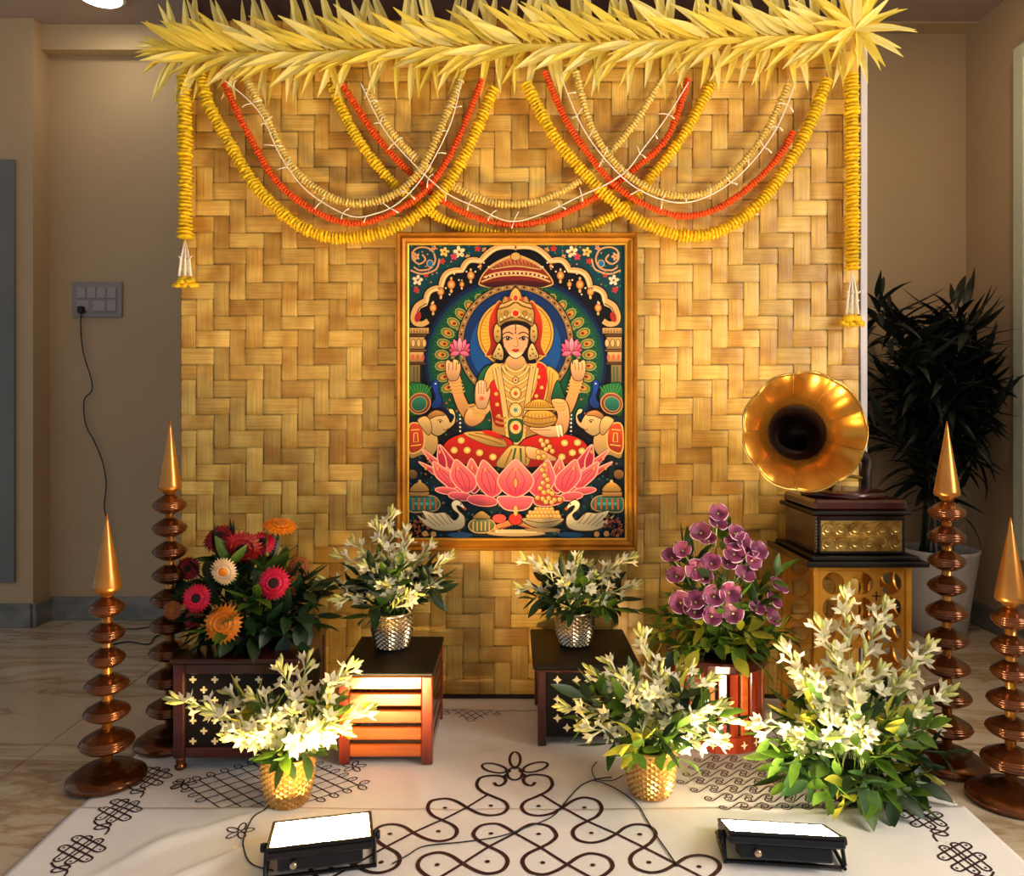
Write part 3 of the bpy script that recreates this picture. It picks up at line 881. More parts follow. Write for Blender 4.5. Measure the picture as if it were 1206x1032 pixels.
# flowers in the corners
rr = random.Random(3)
fl_pos = [(255, 128, 22, (232, 190, 90)), (325, 128, 27, (238, 214, 160)), (300, 150, 17, (196, 60, 80)), (412, 112, 15, (190, 40, 40)), (445, 118, 12, (214, 150, 80)), (128, 262, 24, (238, 206, 170)), (122, 308, 15, (186, 44, 50)), (245, 172, 14, (190, 50, 44)),
          (168, 236, 13, (190, 50, 44)), (205, 108, 12, (220, 150, 110)), (500, 108, 11, (206, 80, 70)), (365, 150, 11, (220, 160, 90)), (120, 150, 18, (214, 160, 110))]
for (x, y, r, c) in fl_pos:
    for q in (x, 1184 - x):
        z0 = ink.L
        for k in range(5):
            a = 2 * math.pi * k / 5 + x
            ink.L = z0; ink.poly(ell(q + r * .62 * math.cos(a), y + r * .62 * math.sin(a), r * .48, r * .34, a, 8), c)
        ink.L = z0 + 1; E(q, y, r * .25, r * .25, (150, 60, 30), n=8)
blines([spl([(110, 200), (140, 215), (190, 205), (212, 165), (195, 120), (150, 105), (112, 120), (105, 160), (135, 185), (165, 165), (150, 140)]), spl([(95, 215), (150, 232), (215, 210), (232, 160)])], 8, (206, 150, 104))
bE(187, 183, 15, 17, (34, 104, 160), (206, 160, 90), 4)
dots([(x, y) for x in range(100, 1100, 34) for y in range(102, 330, 31) if rr.random() < .5], 4.5, (40, 120, 90))
dots([(rr.uniform(95, 1100), rr.uniform(98, 330)) for _ in range(60)], 4, (196, 120, 90))
# arch interior
cusps = [(592, 104), (425, 172), (338, 215), (238, 298), (168, 372)]
arch = []
for a, b_ in zip(cusps[:-1], cusps[1:]):
    A, B_ = Vector((*a, 0)), Vector((*b_, 0)); d = B_ - A; n_ = Vector((d.y, -d.x, 0)).normalized()
    if n_.y > 0: n_ = -n_
    for k in range(8):
        t = k / 8; p = A.lerp(B_, t) + n_ * math.sin(math.pi * t) * d.length * (.16 if a[0] == 592 else .26); arch.append((p.x, p.y))
arch += [(165, 372), (135, 385), (112, 420), (106, 455)]
ink.poly(arch + [(150, 490), (150, 1200), (1034, 1200), (1034, 490)] + mir(arch)[::-1][:-1], (8, 10, 18))
for (rx, ry, c) in ((432, 400, (10, 26, 66)), (418, 380, (14, 58, 70)), (404, 366, (16, 72, 48))):
    E(592, 640, rx, ry, c, n=48)
# peacock feather eyes
for k in range(25):
    a = deg(-24 + k * 228 / 24)
    x, y = 592 + 350 * math.cos(a), 640 - 322 * math.sin(a)
    an = math.atan2(-math.sin(a), math.cos(a))
    lines([[(x - math.cos(an + q) * 40, y - math.sin(an + q) * 40), (x + math.cos(an + q) * 44, y + math.sin(an + q) * 44)] for q in (-.5, 0, .5)], 5, (34, 104, 60))
    E(x, y, 32, 21, (70, 120, 54), (176, 150, 80), 4, an, 12)
    E(x, y, 20, 13, (206, 128, 52), None, 3, an, 10); E(x - 4 * math.cos(an), y - 4 * math.sin(an), 9, 7, (110, 40, 20), n=8)
for k in range(19):
    a = deg(-30 + k * 240 / 18)
    E(592 + 298 * math.cos(a), 610 - 296 * math.sin(a), 10, 8, (150, 140, 70), n=8)
# halo
E(592, 560, 276, 282, (150, 112, 66), DK, 5, n=48)
E(592, 560, 246, 252, (16, 44, 96), DK, 4, n=48); E(592, 580, 215, 210, (22, 74, 140), n=40)
dots([(592 + 261 * math.cos(deg(k * 9)), 560 + 267 * math.sin(deg(k * 9))) for k in range(40)], 6, (70, 36, 20))
dots([(592 + 261 * math.cos(deg(k * 9 + 4.5)), 560 + 267 * math.sin(deg(k * 9 + 4.5))) for k in range(40)], 4, (216, 180, 110))
E(592, 515, 182, 168, (206, 156, 66), DK, 4, n=40); E(592, 515, 168, 155, (230, 168, 60), (120, 66, 20), 4, n=40)
lines([[(592 + r_ * math.cos(deg(k * 7)), 515 + r_ * .92 * math.sin(deg(k * 7))) for r_ in (95, 162)] for k in range(52)], 3, (186, 112, 30))
bshp([(520, 360), (475, 420), (462, 490), (470, 570), (450, 620), (500, 600), (520, 480)], (196, 52, 28), ol=(230, 160, 70), wd=5)
# umbrella
shp([(424, 262), (440, 232), (480, 190), (540, 158), (592, 142), (644, 158), (704, 190), (744, 232), (764, 262), (762, 285), (690, 296), (592, 280), (494, 296), (424, 285)], (142, 42, 30), ol=(206, 160, 90), wd=6)
shp([(470, 210), (530, 168), (592, 150), (654, 168), (714, 210), (592, 196)], (188, 104, 62), ol=(216, 176, 104), wd=4)
lines([spl([(440, 250), (500, 228), (592, 220), (684, 228), (746, 250)]), spl([(430, 270), (500, 246), (592, 238), (684, 246), (756, 270)])], 7, (216, 176, 108))
dots([(452 + k * 20, 250 - 22 * math.sin(math.pi * (k + .5) / 15)) for k in range(15)], 5, (240, 214, 160))
lines([[(470 + k * 17.5, 206 - 48 * math.sin(math.pi * (k + .5) / 15) + 8), (478 + k * 17.5, 200 - 30 * math.sin(math.pi * (k + .5) / 15) + 18)] for k in range(14)], 5, (120, 30, 24))
shp([(440, 278), (592, 262), (744, 278), (700, 298), (592, 284), (484, 298)], (70, 22, 22), ol=None)
E(592, 150, 24, 20, (206, 160, 84), DK, 3); E(592, 108, 13, 15, (216, 180, 110), DK, 3)
# arch band
blines([arch], 34, (30, 16, 8)); blines([arch], 27, (206, 160, 98)); blines([[(x + 4, y + 4) for x, y in arch]], 10, (232, 200, 140))
blines([spl([(165, 360), (126, 385), (108, 430), (116, 462), (150, 470), (178, 455)])], 34, (30, 16, 8)); blines([spl([(165, 360), (126, 385), (108, 430), (116, 462), (150, 470), (178, 455)])], 25, (206, 160, 98))
bE(130, 436, 15, 26, (160, 40, 30), a=.3)
for (x, y, r) in ((380, 240, 18), (288, 283, 19), (238, 317, 17), (202, 393, 17), (338, 282, 12), (425, 195, 9)):
    bE(x, y, r, r * 1.15, (206, 130, 62), (90, 40, 16), 4); bE(x, y + r * 1.6, r * .35, r * .5, (216, 170, 100)); bE(x, y - r * 1.5, r * .3, r * .4, (216, 170, 100)); bE(x, y, r * .45, r * .5, (230, 180, 90))
dots([(592 + s_ * x, y) for s_ in (-1, 1) for x, y in ((150, 180), (128, 200), (175, 200), (210, 245), (232, 222), (268, 262), (255, 300), (330, 300), (312, 330), (352, 340), (368, 310), (395, 372), (170, 165), (190, 222), (290, 232))], 4.5, (232, 214, 180))
# columns
for (y, h, hw, c) in ((487, 30, 46, TAN), (517, 14, 40, (90, 60, 34)), (531, 58, 36, (176, 138, 84)), (589, 12, 40, (120, 80, 40)), (601, 50, 34, TAN), (651, 12, 38, (90, 56, 30)), (663, 140, 26, (120, 96, 60))):
    for sx in (0, 1):
        xa = 90 if not sx else 1184 - 90 - 2 * hw + 0
        p = [(xa, y), (xa + 2 * hw, y), (xa + 2 * hw, y + h), (xa, y + h)]
        if sx: p = mir([(90, y), (90 + 2 * hw, y), (90 + 2 * hw, y + h), (90, y + h)])
        shp(p, c, sm=False, wd=4)
for k in range(3):
    bE(108 + k * 26, 560, 10, 19, (214, 176, 110), (90, 56, 30), 3); bE(106 + k * 24, 628, 7, 15, (200, 90, 60), None)
blines([[(98 + k * 14, 494), (98 + k * 14, 511)] for k in range(6)], 4, (120, 80, 44))
blines([[(112, 670), (112, 800)], [(128, 670), (128, 800)]], 6, (40, 90, 60))
# floral ground low down
dots([(rr.uniform(95, 1095), rr.uniform(1160, 1470)) for _ in range(120)], 6, (30, 84, 96))
dots([(rr.uniform(95, 1095), rr.uniform(820, 1470)) for _ in range(120)], 5.5, (150, 92, 50))
dots([(rr.uniform(95, 1095), rr.uniform(820, 1470)) for _ in range(90)], 5, (34, 96, 60))
# peacocks
for f in (lambda p: p, mir):
    shp(f([(90, 760), (130, 748), (175, 760), (195, 800), (190, 850), (150, 890), (90, 900)]), (30, 96, 50), wd=4)
    for k in range(7):
        lines([f([(140, 840), (92 + k * 17, 752 + abs(k - 3) * 4)])], 4, (70, 140, 60))
    shp(f(ell(138, 846, 52, 48, -.5, 12)), (122, 60, 50), ol=(196, 140, 80), wd=5)
    shp(f(ell(136, 848, 38, 34, -.5, 12)), (40, 110, 90), ol=(176, 140, 70), wd=4)
    shp(f([(212, 735), (228, 745), (230, 790), (245, 830), (232, 862), (204, 868), (194, 850), (212, 815), (202, 780), (198, 750)]), (22, 62, 150), wd=4)
    dots(f([(214, 752)]), 4, (230, 220, 190))
# elephants
for f in (lambda p: p, mir):
    shp(f([(90, 960), (150, 940), (215, 985), (225, 1050), (190, 1100), (150, 1090), (90, 1100)]), (206, 164, 100), wd=5)
    shp(f([(90, 950), (140, 945), (160, 1000), (150, 1060), (90, 1075)]), (196, 64, 34), ol=(226, 176, 90), wd=7)
    lines([f([(96, 972), (138, 968)]), f([(96, 1046), (146, 1040)]), f([(112, 985), (128, 985), (132, 1025), (110, 1028), (112, 985)])], 5, (236, 180, 90))
    shp(f([(175, 905), (210, 880), (250, 885), (275, 915), (285, 935), (300, 905), (280, 890), (275, 872), (295, 872), (308, 900), (304, 940), (275, 968), (255, 985), (225, 1000), (195, 985), (180, 950)]), (222, 184, 120), wd=5)
    shp(f([(128, 925), (165, 905), (190, 930), (195, 975), (180, 995), (155, 970)]), (214, 172, 106), ol=(90, 56, 30), wd=4)
    shp(f([(178, 900), (210, 878), (245, 884), (258, 900), (220, 905), (186, 918)]), (186, 130, 66), ol=(90, 50, 24), wd=4)
    dots(f([(236, 932)]), 5, (20, 14, 10)); lines([f(spl([(222, 926), (236, 922), (248, 930)])), f(spl([(250, 966), (262, 972), (276, 962)]))], 4, (90, 40, 24))
dots([(592 + s_ * 262, 900 + k * 19) for s_ in (-1, 1) for k in range(9)], 5, (226, 220, 200))
# rear arms with lotus buds
for f in (lambda p: p, mir):
    shp(f([(268, 700), (325, 700), (345, 790), (372, 850), (400, 900), (395, 945), (365, 940), (322, 880), (292, 800)]), (226, 160, 96), wd=5)
    for y in (742, 758, 774, 790):
        lines([f(spl([(274 + (y - 742) * .22, y), (306 + (y - 742) * .3, y + 8), (338 + (y - 742) * .3, y - 4)]))], 9, (196, 150, 76))
    shp(f([(262, 650), (275, 640), (290, 650), (300, 636), (315, 640), (330, 650), (332, 690), (315, 735), (278, 735), (262, 700)]), SKIN, ol=(90, 36, 20), wd=4)
    lines([f([(278, 652), (276, 690)]), f([(296, 648), (294, 690)]), f([(313, 650), (310, 688)])], 4, (150, 80, 50))
    lines([f([(328, 600), (322, 660)])], 7, (40, 90, 50))
    for (a, L, c) in ((-75, 52, (206, 70, 110)), (75, 52, (206, 70, 110)), (-50, 62, (222, 92, 126)), (50, 62, (222, 92, 126)), (-25, 68, (234, 120, 146)), (25, 68, (234, 120, 146)), (0, 72, (244, 150, 168)), (-105, 48, (226, 110, 140)), (105, 48, (226, 110, 140))):
        q = deg(a); dx, dy = math.sin(q), -math.cos(q); bx_, by_ = 328, 604
        shp(f([(bx_, by_), (bx_ + dx * L * .5 - dy * 13, by_ + dy * L * .5 + dx * 13), (bx_ + dx * L, by_ + dy * L), (bx_ + dx * L * .5 + dy * 13, by_ + dy * L * .5 - dx * 13)]), c, ol=(120, 24, 60), wd=3, n=4)
# torso
bshp([(500, 655), (440, 680), (408, 740), (400, 800), (440, 810), (480, 790), (500, 720)], (26, 98, 56), wd=5)
shp([(505, 650), (592, 672), (680, 650), (760, 690), (770, 780), (720, 900), (690, 1010), (592, 1040), (490, 1010), (475, 900), (440, 800), (450, 700)], (206, 158, 84), wd=5)
shp([(470, 760), (520, 740), (545, 900), (540, 960), (500, 950), (478, 880)], RED, ol=(120, 20, 16), wd=4)
shp([(690, 655), (735, 670), (745, 740), (720, 850), (680, 880), (660, 840), (690, 750)], (196, 30, 24), ol=(226, 176, 90), wd=6)
shp([(740, 672), (790, 700), (795, 740), (760, 850), (730, 860), (745, 770)], (214, 160, 66), ol=(120, 74, 28), wd=4)
lines([[(752, 690), (748, 840)], [(768, 700), (752, 845)]], 4, (150, 96, 36))
dots([(700, 720), (715, 770), (690, 810), (500, 800), (505, 850), (512, 905)], 9, (226, 176, 84))
shp([(790, 735), (815, 790), (825, 830), (770, 835), (762, 810)], (26, 92, 56), wd=4)
# neck and necklaces
shp([(552, 600), (632, 600), (640, 650), (660, 670), (592, 700), (524, 670), (544, 650)], (226, 166, 108), ol=(120, 60, 30), wd=3)
for k, (hw, dp) in enumerate(((48, 26), (62, 52), (76, 84), (92, 125), (104, 170))):
    q = spl([(592 - hw, 662 + k * 4), (592 - hw * .72, 662 + dp * .72), (592, 670 + dp), (592 + hw * .72, 662 + dp * .72), (592 + hw, 662 + k * 4)])
    ink.line(q, 17, (86, 50, 20)); ink.line(q, 12, (222, 184, 104))
lines([spl([(510, 680), (530, 800), (548, 930), (560, 1010), (592, 1040), (624, 1010), (636, 930), (654, 800), (674, 680)])], 30, (100, 64, 26)); 
lines([spl([(510, 680), (530, 800), (548, 930), (560, 1010), (592, 1040), (624, 1010), (636, 930), (654, 800), (674, 680)])], 23, (206, 170, 100))
shp([(558, 920), (626, 920), (630, 990), (615, 1025), (592, 1034), (569, 1025), (554, 990)], (22, 84, 50), ol=(216, 176, 100), wd=7)
for (y, r, c) in ((735, 14, (180, 40, 30)), (796, 26, (206, 150, 70)), (876, 31, (190, 176, 110)), (958, 30, (206, 120, 70))):
    E(592, y, r, r * 1.1, (216, 178, 100), (84, 46, 18), 4); E(592, y, r * .55, r * .6, c, (240, 214, 150), 3)
E(592, 876, 8, 8, (40, 130, 140)); E(592, 958, 14, 15, (206, 44, 30)); E(592, 800, 8, 9, (196, 60, 30))
# waist folds
lines([spl([(500 - k * 4, 905 + k * 24), (525, 915 + k * 24), (548, 912 + k * 24)]) for k in range(4)] + [spl([(684 + k * 4, 905 + k * 24), (660, 915 + k * 24), (636, 912 + k * 24)]) for k in range(4)], 10, (176, 120, 56))
# crossed legs
shp([(250, 1060), (275, 1015), (350, 985), (440, 975), (560, 1010), (592, 1050), (640, 1010), (740, 985), (840, 992), (910, 1020), (938, 1070), (900, 1120), (760, 1140), (592, 1150), (420, 1140), (290, 1120)], RED, wd=6)
shp([(345, 988), (420, 976), (500, 985), (548, 1030), (540, 1052), (450, 1040)], (196, 150, 76), ol=(90, 50, 20), wd=4)
lines([spl([(370, 990), (450, 1012), (530, 1040)]), spl([(400, 984), (470, 998), (536, 1022)])], 5, (110, 84, 40))
shp([(430, 975), (490, 978), (545, 1015), (470, 1000)], (196, 34, 26), ol=None)
for (x, y) in ((335, 1020), (302, 1066), (363, 1066), (422, 1078), (485, 1098), (823, 1032), (884, 1030), (860, 1078), (810, 1098), (905, 1070)):
    E(x, y, 18, 17, (220, 170, 80), (120, 50, 20), 3); E(x, y, 8, 8, (240, 206, 130), None)
shp([(560, 1050), (500, 1130), (540, 1150), (600, 1120), (650, 1140), (660, 1060), (610, 1045)], (196, 158, 84), ol=(90, 50, 20), wd=4)
lines([[(575, 1060), (540, 1140)], [(640, 1060), (640, 1130)]], 7, (120, 84, 40)); lines([[(592, 1056), (575, 1135)], [(615, 1056), (618, 1130)]], 10, (34, 90, 52))
shp([(640, 1050), (700, 1058), (760, 1088), (785, 1105), (770, 1118), (700, 1112), (650, 1100)], (230, 172, 112), ol=(110, 50, 24), wd=4)
# front arm raised in blessing
shp([(352, 900), (372, 870), (420, 880), (450, 900), (430, 935), (385, 955), (352, 935)], (228, 166, 104), ol=(80, 34, 16), wd=5)
shp([(405, 850), (458, 850), (470, 875), (440, 905), (400, 890)], SKIN, ol=None)
for y in (868, 884, 900): lines([spl([(380 + (y - 868) * .3, y), (420, y + 16), (462 - (y - 868) * .5, y - 2)])], 10, (200, 152, 78))
lines([spl([(352, 845), (372, 855), (398, 850)]), spl([(352, 862), (372, 870), (398, 864)])], 10, (200, 152, 78))
shp([(400, 800), (405, 755), (416, 740), (424, 735), (432, 735), (442, 738), (452, 748), (456, 790), (468, 770), (474, 790), (464, 835), (450, 868), (414, 868), (402, 840)], (240, 186, 136), ol=(110, 44, 22), wd=4)
lines([[(416, 745), (418, 800)], [(430, 738), (430, 800)], [(444, 745), (442, 802)]], 4, (170, 90, 56)); E(432, 822, 12, 10, (216, 92, 70))
# arm holding the pot
shp([(760, 830), (826, 830), (848, 900), (835, 975), (800, 1000), (775, 960), (790, 900)], (228, 166, 104), ol=(80, 34, 16), wd=5)
for y in (838, 854, 870): lines([spl([(768, y), (800, y + 8), (832, y)])], 11, (196, 150, 80))
shp([(655, 965), (700, 950), (770, 952), (808, 945), (815, 985), (780, 1005), (720, 1000)], (240, 182, 132), ol=(110, 44, 22), wd=4)
lines([spl([(665, 968), (710, 972), (760, 970)])], 4, (170, 90, 56)); lines([[(800, 945), (812, 1000)], [(786, 948), (796, 1004)]], 8, (240, 220, 180))
# pot of coins
shp([(632, 905), (650, 882), (700, 874), (755, 882), (782, 905), (785, 930), (760, 950), (700, 960), (645, 950), (626, 930)], (206, 154, 62), ol=(86, 48, 14), wd=5)
lines([spl([(632, 905), (700, 918), (782, 905)]), spl([(630, 930), (700, 944), (784, 930)])], 6, (130, 84, 26)); lines([[(650 + k * 17, 892), (650 + k * 17, 935)] for k in range(8)], 4, (160, 108, 36))
shp([(632, 866), (775, 866), (770, 878), (636, 878)], (222, 176, 84), ol=(86, 48, 14), wd=4, sm=False)
shp([(645, 864), (660, 838), (700, 825), (745, 838), (762, 864)], (226, 170, 60), ol=(120, 70, 20), wd=4)
lines([[(655 + k * 14, 860), (668 + k * 10, 836)] for k in range(8)], 4, (150, 94, 26))
# hair, ears, face, crown
shp([(510, 540), (515, 480), (592, 455), (668, 480), (674, 540), (664, 600), (690, 650), (650, 655), (620, 620), (564, 620), (534, 655), (494, 650), (520, 600)], (14, 10, 12), ol=None)
bshp([(500, 470), (520, 480), (524, 540), (505, 560), (490, 540), (488, 500)], (206, 164, 92), wd=4); bshp([(515, 560), (535, 600), (530, 640), (500, 636), (482, 626), (495, 590)], (214, 180, 112), wd=4)
dots([(592 + s_ * x, y) for s_ in (-1, 1) for x, y in ((84, 505), (88, 530), (82, 610), (70, 620), (95, 622), (78, 590))], 5, (120, 74, 30))
shp([(530, 530), (532, 496), (560, 478), (592, 472), (624, 478), (652, 496), (654, 530), (648, 570), (628, 608), (604, 630), (580, 630), (556, 608), (536, 570)], (240, 196, 148), ol=(90, 44, 24), wd=4,
    grad=lambda x, y: (240, 196, 148) if abs(x - 592) < 40 else (222, 160, 110))
bE(552, 572, 15, 13, (232, 160, 122))
shp([(512, 480), (504, 420), (522, 375), (560, 362), (592, 345), (624, 362), (662, 375), (680, 420), (672, 480), (640, 462), (592, 454), (544, 462)], (202, 160, 84), ol=(80, 44, 16), wd=5)
shp([(530, 375), (540, 340), (560, 345), (570, 320), (592, 298), (614, 320), (624, 345), (644, 340), (654, 375), (592, 352)], (216, 170, 84), ol=(90, 46, 16), wd=5)
lines([spl([(516, 465), (592, 436), (668, 465)]), spl([(512, 400), (560, 385), (592, 368), (624, 385), (672, 400)])], 8, (110, 70, 26)); dots([(524 + k * 17, 448 - 26 * math.sin(math.pi * k / 8)) for k in range(9)], 6, (236, 206, 140))
E(592, 420, 17, 17, (206, 34, 26), (240, 200, 120), 4); E(592, 348, 13, 16, (206, 50, 36), (240, 200, 120), 4)
bE(548, 420, 11, 13, (170, 120, 54), (96, 58, 22), 3); bE(560, 352, 8, 10, (190, 60, 40)); bE(524, 425, 6, 8, (170, 120, 54))
lines([[(592, 470), (592, 505)]], 5, (120, 60, 24)); E(592, 512, 4, 5, (150, 20, 20))
for s_ in (-1, 1):
    X = lambda x: 592 + s_ * x
    lines([spl([(X(12), 519), (X(30), 510), (X(48), 512), (X(62), 522)])], 5, (46, 22, 12))
    shp([(X(17), 540), (X(34), 530), (X(57), 538), (X(38), 547)], (232, 208, 180), ol=None, n=3); E(X(37), 538, 9.5, 8.5, (24, 10, 8), n=10); lines([spl([(X(15), 541), (X(34), 530), (X(48), 532), (X(60), 538)])], 5, (22, 8, 6)); lines([spl([(X(18), 541), (X(38), 548), (X(56), 540)])], 2, (90, 44, 30)); E(X(39), 535, 2, 2, (250, 240, 230), n=6)
lines([spl([(598, 530), (602, 560), (606, 572), (592, 578), (580, 572)])], 3, (176, 106, 70))
shp([(575, 594), (585, 589), (592, 591), (599, 589), (609, 594), (592, 603)], (196, 36, 40), ol=(110, 16, 20), wd=2, n=3)
# pink lotus seat
def pet(x, y, hw, h, lean, c0, c1, f=lambda p: p, vein=True):
    p = [(x, y), (x - hw * .75, y - h * .18), (x - hw + lean * .35, y - h * .48), (x - hw * .5 + lean * .75, y - h * .8), (x + lean, y - h), (x + hw * .5 + lean * .75, y - h * .8), (x + hw + lean * .35, y - h * .48), (x + hw * .75, y - h * .18)]
    q = f(spl(p, 4, True))
    def g(px_, py_):
        t = max(0, min(1, (y - py_) / h)); return tuple(c0[i] + (c1[i] - c0[i]) * t for i in range(3))
    ink.poly(q, c0, g); ink.line(q, 5, (250, 176, 150) if vein else (110, 20, 40), True)
    if vein:
        lines([f(spl([(x + k * hw * .2, y - h * .1), (x + k * hw * .5 + lean * .4, y - h * .45), (x + lean * .85 + k * hw * .12, y - h * .78)])) for k in (-1, 0, 1)], 3, (150, 24, 50))
        E(*f([(x + lean * .8, y - h * .74)])[0], 6, 9, (226, 150, 70), n=8)
D_, P_, Q_ = (150, 22, 48), (236, 120, 118), (206, 60, 84)
for f in (lambda p: p, mir):
    pet(330, 1250, 30, 210, -95, D_, Q_, f); pet(290, 1230, 30, 170, -140, D_, P_, f); pet(300, 1240, 34, 120, -165, D_, P_, f); pet(250, 1170, 20, 130, -20, D_, Q_, f)
    pet(330, 1262, 36, 80, -120, Q_, P_, f, False)
    pet(395, 1270, 42, 165, -12, D_, P_, f)
    pet(290, 1250, 46, 130, -85, Q_, P_, f)
    pet(360, 1268, 58, 158, -50, Q_, P_, f)
    pet(480, 1288, 62, 175, -40, Q_, P_, f)
    for (x, y, w_, h_) in ((268, 1258, 56, 16), (332, 1284, 58, 20), (435, 1304, 72, 26)):
        shp(f(ell(x, y, w_, h_, .12, 12)), (222, 88, 100), ol=(250, 170, 150), wd=4)
shp([(505, 1290), (560, 1282), (640, 1284), (675, 1295), (650, 1340), (592, 1352), (535, 1340)], (224, 92, 106), ol=(250, 180, 160), wd=5)
pet(592, 1288, 84, 178, 0, (206, 50, 80), (246, 150, 130))
E(592, 1220, 9, 24, (226, 160, 90), (120, 20, 40), 3)
# falling coins
cs = [(740, 1025), (722, 1040), (752, 1050), (712, 1020), (735, 1062), (700, 1075), (765, 1070), (725, 1095), (700, 1100), (730, 1135), (716, 1160), (728, 1185), (742, 1205), (720, 1220), (745, 1235), (708, 1245), (748, 1260), (725, 1265), (765, 1270), (695, 1290), (720, 1295), (748, 1292), (775, 1300), (735, 1310), (800, 1298), (762, 1312)]
shp([(680, 1285), (740, 1270), (800, 1285), (815, 1310), (750, 1325), (690, 1315)], (196, 60, 50), ol=None)
dots(cs, 14, (110, 60, 20)); dots(cs, 11.5, (222, 160, 76)); dots([(x - 3, y - 3) for x, y in cs], 4.5, (246, 214, 150))
# pots at the sides
for f in (lambda p: p, mir):
    shp(f([(90, 1290), (150, 1280), (210, 1285), (236, 1320), (215, 1350), (150, 1358), (90, 1352)]), (44, 110, 96), ol=(176, 140, 80), wd=5)
    lines([f([(110 + k * 26, 1292), (108 + k * 27, 1346)]) for k in range(5)], 9, (176, 90, 50)); dots(f([(122 + k * 26, 1318) for k in range(4)]), 8, (60, 160, 150))
    shp(f([(90, 1262), (185, 1262), (180, 1286), (90, 1286)]), (170, 126, 66), sm=False, wd=4)
    shp(f([(95, 1260), (110, 1228), (140, 1215), (168, 1228), (182, 1260)]), (200, 150, 70), wd=4); E(*f([(140, 1213)])[0], 8, 8, (220, 180, 100), n=8)
    shp(f(ell(105, 1180, 26, 24, 0, 10)), (130, 90, 50), wd=4)
    # swan
    shp(f([(125, 1370), (170, 1392), (150, 1350), (210, 1362), (260, 1360), (300, 1395), (318, 1385), (322, 1368), (296, 1345), (288, 1318), (306, 1300), (330, 1306), (352, 1332), (360, 1350), (344, 1342), (326, 1330), (314, 1330), (325, 1352), (352, 1380), (350, 1425), (310, 1445), (230, 1446), (180, 1430), (150, 1405)]), (238, 220, 172), ol=(70, 44, 24), wd=5, n=4)
    lines([f(spl([(150 + k * 28, 1372 - k * 2), (185 + k * 25, 1400), (215 + k * 20, 1424 - k * 3)])) for k in range(5)], 4, (150, 112, 62))
    E(*f([(352, 1342)])[0], 9, 6, (206, 90, 40), n=8); dots(f([(334, 1320)]), 4, (20, 10, 8))
dots([(rr.uniform(95, 180), rr.uniform(1390, 1470)) for _ in range(26)] + [(rr.uniform(1005, 1095), rr.uniform(1390, 1470)) for _ in range(26)], 8, (150, 80, 50))
dots([(205, 1462), (165, 1460), (975, 1462), (1020, 1460)], 14, (190, 140, 80))
# offerings in the middle
E(595, 1458, 140, 16, (176, 148, 100), (80, 50, 24), 4)
E(330, 1466, 60, 14, (20, 60, 100)); E(850, 1466, 60, 14, (20, 60, 100))
dots([(500 + k * 12, 1440 - 34 * math.sin(math.pi * k / 15)) for k in range(16)], 15, (200, 110, 66)); dots([(498 + k * 13, 1430 - 24 * math.sin(math.pi * k / 14)) for k in range(15)], 11, (226, 150, 84)); dots([(505 + k * 12, 1448) for k in range(16)], 9, (232, 200, 150))
E(515, 1388, 34, 22, (206, 74, 66), DK, 3); E(592, 1390, 34, 30, (190, 46, 40), DK, 4); E(592, 1352, 9, 24, (230, 176, 90))
shp([(370, 1425), (385, 1398), (430, 1388), (480, 1398), (495, 1425), (470, 1450), (430, 1456), (392, 1450)], (96, 110, 70), ol=(200, 160, 90), wd=5); lines([[(392 + k * 19, 1402), (392 + k * 19, 1446)] for k in range(5)], 6, (196, 156, 90))
shp([(392, 1388), (405, 1366), (432, 1352), (458, 1366), (472, 1388)], (200, 154, 80), wd=4)
shp([(630, 1385), (810, 1385), (795, 1415), (755, 1432), (690, 1432), (645, 1415)], (170, 150, 110), ol=(70, 46, 24), wd=5); lines([spl([(640, 1396), (720, 1408), (800, 1396)])], 5, (110, 84, 50))
fr = [(652 + k * 18, 1378) for k in range(9)] + [(662 + k * 18, 1360) for k in range(8)] + [(690 + k * 18, 1344) for k in range(5)]
dots(fr, 13, (110, 70, 24)); dots(fr, 10.5, (214, 160, 74)); dots([(x - 3, y - 3) for x, y in fr], 4, (244, 214, 150))
E(720, 1442, 85, 10, (150, 124, 84), None)
# build the print
me = bpy.data.meshes.new('print')
scu = USC / F * PIY
org_p = UV(592, 784)
me.from_pydata([((x - 592) * scu, -z, -(y - 784) * scu) for x, y, z in ink.v], [], ink.f)
at = me.color_attributes.new('ink', 'FLOAT_COLOR', 'CORNER')
cc = []
cache = {}
for cl in ink.c:
    for c in cl:
        k = tuple(int(q) for q in c[:3])
        if k not in cache: cache[k] = lin(k)
        cc += cache[k]
at.data.foreach_set('color', cc)
me.materials.append(M_print); me.update()
pl = Vector(pic.location)
link('print', me, pic, Vector((org_p.x, PIY, org_p.z)) - pl)
# frame: swept moulding with mitred corners
hx = (736.5 - 481) / 2 / F * PIY; hz = (634.5 - 288) / 2 / F * PIY
cxp, czp = PX((736.5 + 481) / 2, 0, PIY).x, PX(0, (634.5 + 288) / 2, PIY).z
fw = 13.2 / F * PIY
def moulding(name, prof, m):
    b = MB(); n = len(prof); vs = []; fs = []
    for (sx, sz) in ((-1, -1), (1, -1), (1, 1), (-1, 1)):
        for (o_, d_) in prof:
            vs.append((cxp + sx * (hx + o_) - pl.x, PIY - d_ - pl.y, czp + sz * (hz + o_) - pl.z))
    for k in range(4):
        k2 = (k + 1) % 4
        for q in range(n - 1):
            fs.append((k * n + q, k2 * n + q, k2 * n + q + 1, k * n + q + 1))
    b.add(vs, fs); return b.build(name, m, pic)
moulding('frame', [(-.002, -.004), (-.002, .009), (.006, .012), (.010, .016), (fw * .45, .020), (fw * .62, .016), (fw * .7, .021), (fw * .88, .024), (fw, .018), (fw, -.014)], M_frame)
